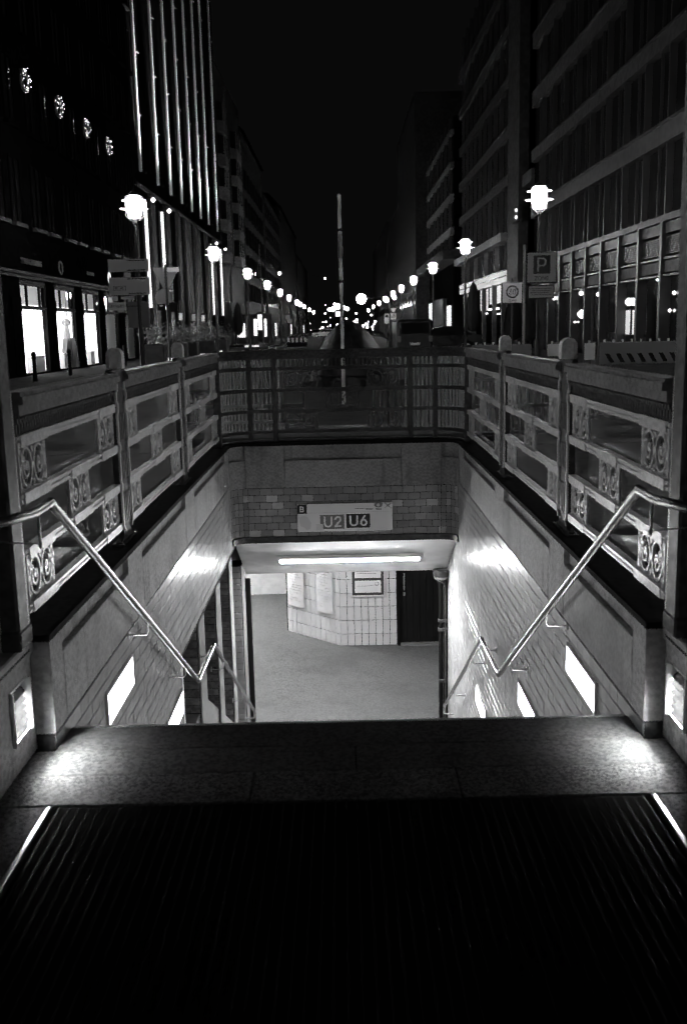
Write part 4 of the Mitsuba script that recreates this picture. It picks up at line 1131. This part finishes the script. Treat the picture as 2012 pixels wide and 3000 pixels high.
part(ys_, 'signal_head', CB(px - .36, px - .08, y - .1, y + .12, 2.3, 2.55, .03), 'm_black')
part(ys_, 'visor', cat(lathe([(.05, 0), (.09, .03), (.05, .06)], (px + .2, y - .12, 3.0), 10), lathe([(.04, 0), (.07, .03), (.04, .06)], (px - .2, y - .12, 2.45), 10)), 'm_signpale')

# ---------------------------------------------------------------- things on the left pavement
for i, (x, y) in enumerate(((-9.34, 30.6), (-9.34, 34.6), (-9.34, 43.5))):
    t = thing('bollard', 'short black bollard with a knob on the left pavement, %s from the shop corner' % ORD[i].replace('nearest', 'first'), 'bollard', 'bollards along the shop front')
    part(t, 'shaft', lathe([(.07, .1), (.07, .3), (.055, .34), (.055, .78), (.07, .80), (.07, .84)], (x, y, 0), 12), 'm_black', 30)
    part(t, 'knob', lathe([(.04, .84), (.075, .88), (.08, .93), (.05, .99), (.01, 1.0)], (x, y, 0), 12), 'm_black', True)
def shrub(name, label, x, y, w, h, z0, m, n, seed):
    r = np.random.default_rng(seed)
    t = thing(name, label, 'potted plant', 'plants in tubs along the fin building')
    part(t, 'tub', CB(x - w * .55, x + w * .55, y - w * .55, y + w * .55, .1, z0, .03), 'm_facade2')
    vs, fs = [], []
    for k in range(n):
        c = np.array([x, y, z0 + h * .45]) + r.normal(0, 1, 3) * np.array([w * .34, w * .34, h * .26])
        a, b = r.normal(0, 1, 3), r.normal(0, 1, 3)
        a /= np.linalg.norm(a); b = np.cross(a, b); b /= np.linalg.norm(b)
        s = r.uniform(.035, .08)
        i0 = len(vs)
        vs += [c - a * s, c + b * s * .5, c + a * s, c - b * s * .5]
        fs += [[i0, i0 + 1, i0 + 2], [i0, i0 + 2, i0 + 3]]
    part(t, 'foliage', trimesh.Trimesh(vs, fs, process=False), m)
    part(t, 'stem', cat([tube([(x, y, z0 - .05), (x + dx * .5, y + dy * .5, z0 + h * .3), (x + dx, y + dy, z0 + h * .7)], .014, 5) for dx, dy in ((.2 * w, .1), (-.25 * w, -.1), (.05, .2 * w))]), 'm_facade2')
for i, (x, y, w) in enumerate(((-8.2, 44.3, .9), (-8.2, 50, 1.0), (-8.2, 54.5, .9), (-8.2, 60.7, 1.2), (-8.2, 67, 1.2))):
    shrub('tub_plant', 'leafy plant in a square tub before the fin building, %s from the left' % ORD[i].replace('nearest', 'first'), x, y, w, .95, .95 if i else .98, 'm_leaf2', 420, 40 + i)
for i, (x, y, w, h, z) in enumerate(((-7.9, 46.3, .55, .42, .3), (-7.9, 55.5, .7, .5, .25), (-7.9, 63.0, .9, .5, .25), (-7.6, 86.0, 1.2, .5, .2))):
    t = thing('light_block', 'low lit white block among the tubs on the left pavement, %s from the left' % ORD[i].replace('nearest', 'first'), 'light block')
    part(t, 'body', CB(x - w / 2, x + w / 2, y - .2, y + .2, .1, z + .02, .02), 'm_backlit', emit=.9, sw=.05)
    part(t, 'cap', CB(x - w / 2 - .02, x + w / 2 + .02, y - .22, y + .22, z + .02, z + .06, .01), 'm_white')
    part(t, 'panel', CB(x + .0, x + w / 2, y + .1, y + .16, z + .06, z + .06 + h, .01), 'm_facade2')
def parasol(x, y, h, label):
    t = thing('closed_parasol', label, 'parasol', 'closed parasols')
    part(t, 'pole', cyl((x, y, 0), (x, y, h + .1), .035, 8), 'm_lampmetal')
    pts = [(.10, .28 * h), (.34, .36 * h), (.40, .52 * h), (.33, .75 * h), (.18, .93 * h), (.03, h)]
    m = lathe(pts, (x, y, 0), 14)
    vv = np.array(m.vertices)
    for i in range(len(vv)):
        a = math.atan2(vv[i, 1] - y, vv[i, 0] - x)
        s = 1 + .16 * math.cos(7 * a)
        vv[i, :2] = np.array([x, y]) + (vv[i, :2] - np.array([x, y])) * s
    part(t, 'cover', trimesh.Trimesh(vv, m.faces, process=False), 'm_canvas', True)
    part(t, 'foot', CB(x - .4, x + .4, y - .4, y + .4, .1, .2, .02), 'm_facade')
parasol(-9.7, 88, 3.9, 'closed dark parasol on the left pavement, left of the pair')
parasol(-9.0, 89, 3.9, 'closed dark parasol on the left pavement, right of the pair')
parasol(8.1, 62, 4.1, 'tall closed dark parasol on the right pavement by the second block')
parasol(8.0, 47, 2.75, 'closed parasol before the lit shop windows on the right, left one')
parasol(8.6, 46, 2.7, 'closed parasol before the lit shop windows on the right, right one')
fp = thing('flagpole', 'slender tall pole leaning slightly on the left pavement', 'pole')
part(fp, 'pole', tube([(-7.67, 100, 0), (-7.68, 100, 5), (-7.75, 100, 9.8)], [.09, .07, .03], 8), 'm_facadelight', True)
part(fp, 'halyard', tube([(-7.74, 99.95, 9.6), (-7.95, 99.95, 7.5), (-7.9, 99.95, 6.6)], .025, 5), 'm_facadelight')

# ---------------------------------------------------------------- middle of the street
mp = thing('banded_pole', 'tall pale pole with black bands standing in the middle of the street', 'pole')
x, y = .022, 20.0
part(mp, 'pole', tube([(x + .006, y, 0), (x, y, 4.05)], .037, 14), 'm_postgrey', 40)
for z in (3.38, 2.40):
    part(mp, 'band', lathe([(.052, z - .022), (.055, z), (.052, z + .022)], (x, y, 0), 14), 'm_black')
part(mp, 'dark_sleeve', lathe([(.042, 2.84), (.042, 3.30)], (x, y, 0), 14), 'm_signgrey', 40)
part(mp, 'clip', CB(x - .02, x + .06, y - .06, y - .03, 2.9, 3.05, .006), 'm_signgrey')
tt = thing('tarpaulin_mound', 'dark tarpaulin covered mound behind the banded pole in the street', 'covered mound')
cx, cy, n = .2, 27.0, 11
rings = [(1.12, 0), (1.02, .45), (.86, .9), (.62, 1.3), (.33, 1.57), (.16, 1.66), (.01, 1.68)]
vs, fs = [], []
for i, (r, z) in enumerate(rings):
    for k in range(n):
        a = 2 * math.pi * (k + .3) / n
        rr = r * (1 + .05 * math.sin(3.1 * k + i))
        vs.append((cx + rr * math.cos(a), cy + rr * 1.3 * math.sin(a), z))
for i in range(len(rings) - 1):
    for k in range(n):
        l = (k + 1) % n
        fs += [[i * n + k, i * n + l, (i + 1) * n + l], [i * n + k, (i + 1) * n + l, (i + 1) * n + k]]
part(tt, 'cover', trimesh.Trimesh(vs, fs, process=False), 'm_tarp', 25)
part(tt, 'rope', tube([(cx + 1.1 * math.cos(a), cy + 1.43 * math.sin(a), .3) for a in np.linspace(0, 6.283, 24)[:-1]], .02, 5, closed=True), 'm_facade2')
part(tt, 'weight', cat([CB(cx - 1.2 + .8 * k, cx - .85 + .8 * k, cy - 1.7, cy - 1.45, 0, .2, .03) for k in range(4)]), 'm_facade2')

# white topped barrier boards across the street behind the far railing
def barrier(label, x0, x1, y, z0, z1, mode):
    t = thing('barrier', label, 'barrier', 'street works barriers')
    part(t, 'board', CB(x0, x1, y - .02, y + .02, z0, z1, .006), 'm_signgrey' if mode != 'white' else 'm_signpale')
    for x in np.arange(x0 + .15, x1, 1.2):
        part(t, 'leg', cat(B(x - .03, x + .03, y + .02, y + .07, 0, z1 + .02), B(x - .05, x + .05, y - .35, y + .4, 0, .05)), 'm_signgrey')
    if mode == 'stripes':
        n = int((x1 - x0) / .17)
        for k in range(n):
            a = x0 + .1 + .17 * k
            if a + .2 < x1:
                part(t, 'stripe', plate(Polygon([(a + .06, z0 + .03), (a + .13, z0 + .03), (a + .05, z0 + .17), (a - .02, z0 + .17)]), .003, (0, y - .02, 0), u, v), 'm_signblack')
    for k in range(int((x1 - x0) / .145)):
        a = x0 + .07 + .145 * k
        part(t, 'pin', CB(a - .014, a + .014, y - .015, y + .015, z1, z1 + .045, .004), 'm_signpale')
    return t
barrier('long dark barrier board with diagonal stripes beyond the right railing', 4.10, 6.2, 16, .84, 1.19, 'stripes')
barrier('pale barrier board section left of the striped board', 3.27, 3.5, 16, .99, 1.18, 'white')
barrier('low dark barrier board nearest the second finial on the right', 2.2, 3.2, 17, .98, 1.17, 'dark')
barrier('short pale barrier board with a hooked foot between finial and striped board', 3.86, 4.02, 16, .92, 1.18, 'white')
# pale lattice barriers seen through the far railing
def lattice(label, x0, x1, y, z0, z1, n):
    t = thing('lattice_barrier', label, 'barrier', 'lattice barriers behind the far railing')
    part(t, 'rail', cat(B(x0, x1, y - .015, y + .015, z0, z0 + .035), B(x0, x1, y - .015, y + .015, z1 - .035, z1), B(x0, x1, y - .015, y + .015, (z0 + z1) / 2 - .02, (z0 + z1) / 2 + .02)), 'm_signpale')
    for k in range(n):
        x = x0 + (x1 - x0) * k / (n - 1)
        part(t, 'slat', B(x - .013, x + .013, y - .012, y + .012, z0, z1), 'm_signpale')
    part(t, 'foot', B(x0 + .1, x0 + .4, y - .3, y + .3, 0, .06), 'm_rubber')
lattice('pale slatted barrier behind the far railing, right of centre', .38, 1.45, 12.2, .25, .78, 13)
lattice('pale slatted barrier behind the far railing, near its right corner', 1.55, 2.6, 12.5, .15, .85, 12)
lattice('pale slatted barrier low behind the left part of the far railing', -2.2, -.5, 13.0, .3, .75, 7)
# striped barrier far left
fb = thing('striped_barrier', 'row of pale reflecting panels on a dark barrier far down the left lane', 'barrier')
for k in range(5):
    part(fb, 'panel', B(-4.62 + .36 * k, -4.42 + .36 * k, 86.96, 87, .40, .78), 'm_sign')
part(fb, 'board', B(-4.7, -2.95, 87, 87.06, .1, .82), 'm_black')
part(fb, 'foot', B(-4.7, -2.95, 86.8, 87.3, 0, .1), 'm_rubber')

# ---------------------------------------------------------------- cars
def car(name, label, x, y, ln, m, heading, h=1.45, w=1.75):
    """heading: 0 = nose towards -x (seen from the side), 1 = seen from behind"""
    t = thing(name, label, 'car', 'cars in the street')
    s = ln / 4.3
    prof = [(0, .42), (.05, .70), (.35, .80), (1.05, .90), (1.65, 1.36 * h / 1.45), (2.2, h), (3.2, h * .985), (3.95, 1.02), (4.25, .95), (4.3, .45), (4.1, .25), (.2, .25)]
    P = Polygon([(a * s, b) for a, b in prof]).buffer(-.06).buffer(.06)
    for c in (.82, 3.45):
        P = P.difference(Point(c * s, .30).buffer(.36))
    G = Polygon([(1.2 * s, .95), (1.72 * s, 1.33 * h / 1.45), (2.2 * s, h - .07), (3.15 * s, h - .09), (3.72 * s, .98)])
    if heading == 0: M = frame((x, y, 0), (1, 0, 0), (0, 0, 1), (0, -1, 0))
    else: M = frame((x, y, 0), (0, -1, 0), (0, 0, 1), (-1, 0, 0))
    def pp(nm, poly, d0, d1, mm):
        q = cat([trimesh.creation.extrude_polygon(g_, d1 - d0, engine='earcut') for g_ in getattr(poly, 'geoms', [poly])])
        q.apply_translation([0, 0, d0]); q.apply_transform(M)
        return part(t, nm, q, mm)
    pp('body', P.difference(G), -w / 2, w / 2, m)
    pp('glasshouse', G.buffer(.012), -w / 2 + .09, w / 2 - .09, 'm_darkglass')
    for c in (.82, 3.45):
        for sd in (-1, 1):
            ann = Point(c * s, .31).buffer(.31)
            k = pp('wheel', ann.difference(Point(c * s, .31).buffer(.2)), sd * w / 2 - .12 * (sd > 0), sd * w / 2 + .12 * (sd < 0), 'm_rubber')
            q = trimesh.creation.extrude_polygon(Point(c * s, .31).buffer(.2), .08, engine='earcut'); q.apply_translation([0, 0, sd * w / 2 - .1 * (sd > 0) + .02 * (sd < 0)]); q.apply_transform(M)
            part(k, 'rim', q, 'm_alu')
    for sd in (-1, 1):
        q = B(-.01, .10, .66, .76, sd * w / 2 * .8 - .17, sd * w / 2 * .8 + .17); q.apply_transform(M); part(t, 'headlight', q, 'm_sign')
        q = B(ln - .08, ln + .012, .72, .86, sd * w / 2 * .82 - .14, sd * w / 2 * .82 + .14); q.apply_transform(M); part(t, 'tail_light', q, 'm_signgrey')
    q = B(ln - .02, ln + .03, .5, .62, -.26, .26); q.apply_transform(M); part(t, 'number_plate', q, 'm_sign')
    return t
car('silver_car', 'silver car seen from the side far down the street, left of the mound', -5.0, 175, 4.4, 'm_carsilver', 0)
car('parked_car', 'dark car seen side on, parked right of the black van', 3.6, 58, 4.4, 'm_carblack', 0, 1.5)
car('parked_car', 'dark low car in front of the right hand shop windows', 7.0, 72, 4.2, 'm_carblack', 1, 1.42)
va = thing('parked_van', 'black van seen from behind, right of the covered mound', 'van')
part(va, 'body', CB(2.75, 4.55, 50, 54.5, .35, 1.86, .12), 'm_carblack')
part(va, 'rear_window', CB(2.95, 4.35, 49.97, 50.03, 1.15, 1.7, .02), 'm_darkglass')
for xa in (2.78, 4.34):
    part(va, 'tail_light', CB(xa, xa + .18, 49.97, 50.03, .75, 1.05, .02), 'm_signgrey')
for xx in (2.85, 4.25):
    for yy in (51, 53.6):
        part(va, 'wheel', plate(Point(0, 0).buffer(.33), .2, (xx, yy, .33), (0, 1, 0), (0, 0, 1)), 'm_rubber')
part(va, 'number_plate', B(3.4, 3.9, 49.96, 50.0, .6, .72), 'm_sign')

# ---------------------------------------------------------------- far down the street
ma = thing('mast_arm_lamp', 'street lamp hanging from a long mast arm over the right lane', 'street lamp')
part(ma, 'mast', tube([(2.95, 60, 0), (2.9, 60, 3.22)], .04, 8), 'm_mullion', True)
part(ma, 'arm', tube([(2.9, 60, 3.2), (1.25, 60, 3.23)], .022, 6), 'm_mullion')
part(ma, 'lantern', lathe([(.06, -.32), (.22, -.24), (.31, 0), (.22, .20), (.06, .28)], (1.24, 60, 3.2), 16), 'm_white', True, emit=60.0, sw=.2)
part(ma, 'head', CB(2.72, 2.84, 59.9, 60.1, 3.18, 3.25, .01), 'm_backlit', emit=2.0, sw=.02)
fs_ = thing('lane_signs', 'pair of white square signs under a white triangle on the right, beyond the van', 'signs')
part(fs_, 'post', cat(cyl((2.74, 60.5, 0), (2.74, 60.5, 2.3), .03, 8), cyl((3.14, 60.5, 0), (3.14, 60.5, 2.9), .03, 8)), 'm_mullion')
part(fs_, 'plate', cat(CB(2.6, 2.89, 60.4, 60.43, 1.72, 2.30, .005)), 'm_white')
part(fs_, 'plate', cat(CB(2.95, 3.30, 60.4, 60.43, 1.95, 2.32, .005)), 'm_white')
part(fs_, 'triangle', plate(Polygon([(-.17, .1), (.17, .1), (.05, -.13), (-.05, -.13)]), .02, (3.14, 60.4, 2.50), u, v), 'm_white')
part(fs_, 'symbol', B(2.66, 2.82, 60.385, 60.4, 2.08, 2.22), 'm_signblack')
part(fs_, 'symbol', plate(Point(0, 0).buffer(.12).difference(Point(0, 0).buffer(.09)).union(LineString([(-.08, -.08), (.08, .08)]).buffer(.018)), .004, (3.125, 60.4, 2.14), u, v), 'm_signgrey')
ls_ = thing('lane_signs', 'white square traffic signs on the left, above the striped barrier', 'signs')
part(ls_, 'plate', CB(-4.75, -4.35, 87.3, 87.33, 2.35, 2.72, .005), 'm_white')
part(ls_, 'plate', CB(-4.6, -4.2, 87.34, 87.37, 2.05, 2.36, .005), 'm_white')
part(ls_, 'post', cyl((-4.45, 87.4, 0), (-4.45, 87.4, 2.8), .03, 8), 'm_mullion')
lm = thing('lit_advert_column', 'bright lit advertising case on the left pavement far down', 'advertising case')
part(lm, 'case', CB(-8.3, -7.6, 100.4, 100.9, .4, 3.3, .1), 'm_facade2')
part(lm, 'panel', B(-8.2, -7.7, 100.36, 100.4, 1.5, 3.0), 'm_backlit', emit=1.5, sw=.03)
kf = thing('kiosk', 'brightly lit kiosk front far down the left pavement', 'kiosk')
part(kf, 'body', CB(-10.2, -7.6, 112, 116, 0, 3.3, .1), 'm_facade2')
for xa, xb, za, zb in ((-9.6, -8.75, .9, 2.7), (-8.7, -8.2, .8, 2.7)):
    part(kf, 'window', B(xa, xb, 111.9, 111.97, za, zb), 'm_backlit', emit=2.5, sw=.03)
kg = thing('kiosk', 'lower lit kiosk left of the bright kiosk front', 'kiosk')
part(kg, 'body', CB(-10.9, -9.9, 106, 108, 0, 3.1, .1), 'm_facade2')
part(kg, 'window', B(-10.8, -10.0, 105.9, 105.97, .8, 2.2), 'm_backlit', emit=2.2, sw=.03)
cr = thing('lit_crown', 'dark far building crowned with a row of big round lamps', 'building')
part(cr, 'body', CB(-2.9, 1.4, 290, 300, 0, 4.6, .2), 'm_facade')
part(cr, 'lit_storey', B(-1.4, .3, 289.8, 290.0, 4.8, 6.2), 'm_backlit', emit=.8, sw=.02)
part(cr, 'crown', CB(-1.6, .6, 290, 300, 4.7, 6.3, .2), 'm_facade')
part(cr, 'lamp', cat([lathe([(.1, -r), (r, -.4 * r), (r, .4 * r), (.1, r)], (x_, 289, z_), 12) for x_, z_, r in ((-2.1, 6.9, .75), (-.7, 7.6, .9), (.6, 7.3, .8), (-3.1, 6.8, .6), (1.9, 6.9, .6), (-1.6, 8.3, .4))]), 'm_backlit', emit=6.0, sw=.03)
# points of light too far and small to tell what carries them
dl = []
r = np.random.default_rng(5)
for k in range(46):
    y_ = r.uniform(180, 420)
    x_ = r.uniform(-8, 9) * (y_ / 260)
    z_ = abs(r.normal(1.6, 1.6)) + .6
    s_ = r.uniform(.12, .42) * y_ / 300
    m_ = trimesh.creation.icosahedron(); m_.apply_scale(s_); m_.apply_translation((x_, y_, z_)); dl.append(m_)
key = numbered_fast('distant_lights')
labels[key] = {'label': 'scatter of tiny distant lights at the end of the street', 'category': 'lights', 'kind': 'stuff'}
put(key, '', shape(cat(dl), 'm_white'), emit=7.0, sw=.05)
for i, (x_, y_, z_) in enumerate(((-13.2, 130, 6.6), (5.5, 120, 4.6), (6.4, 120, 4.9), (-3.3, 230, 12.6), (-8.8, 150, 9.6))):
    t = thing('small_lamp', 'small bright lamp hanging over the street, %s' % ('by the left house fronts', 'lower of the pair over the right lane', 'upper of the pair over the right lane', 'high over the street end', 'left above the lamp row')[i], 'lamp')
    part(t, 'glass', lathe([(.06, -.25), (.22, -.1), (.24, .12), (.08, .26)], (x_, y_, z_), 10), 'm_white', True, emit=10.0, sw=.02)
    part(t, 'wire', cyl((x_, y_, z_ + .25), (x_ + (3 if x_ > 0 else -3), y_, z_ + .8), .02, 5), 'm_black')
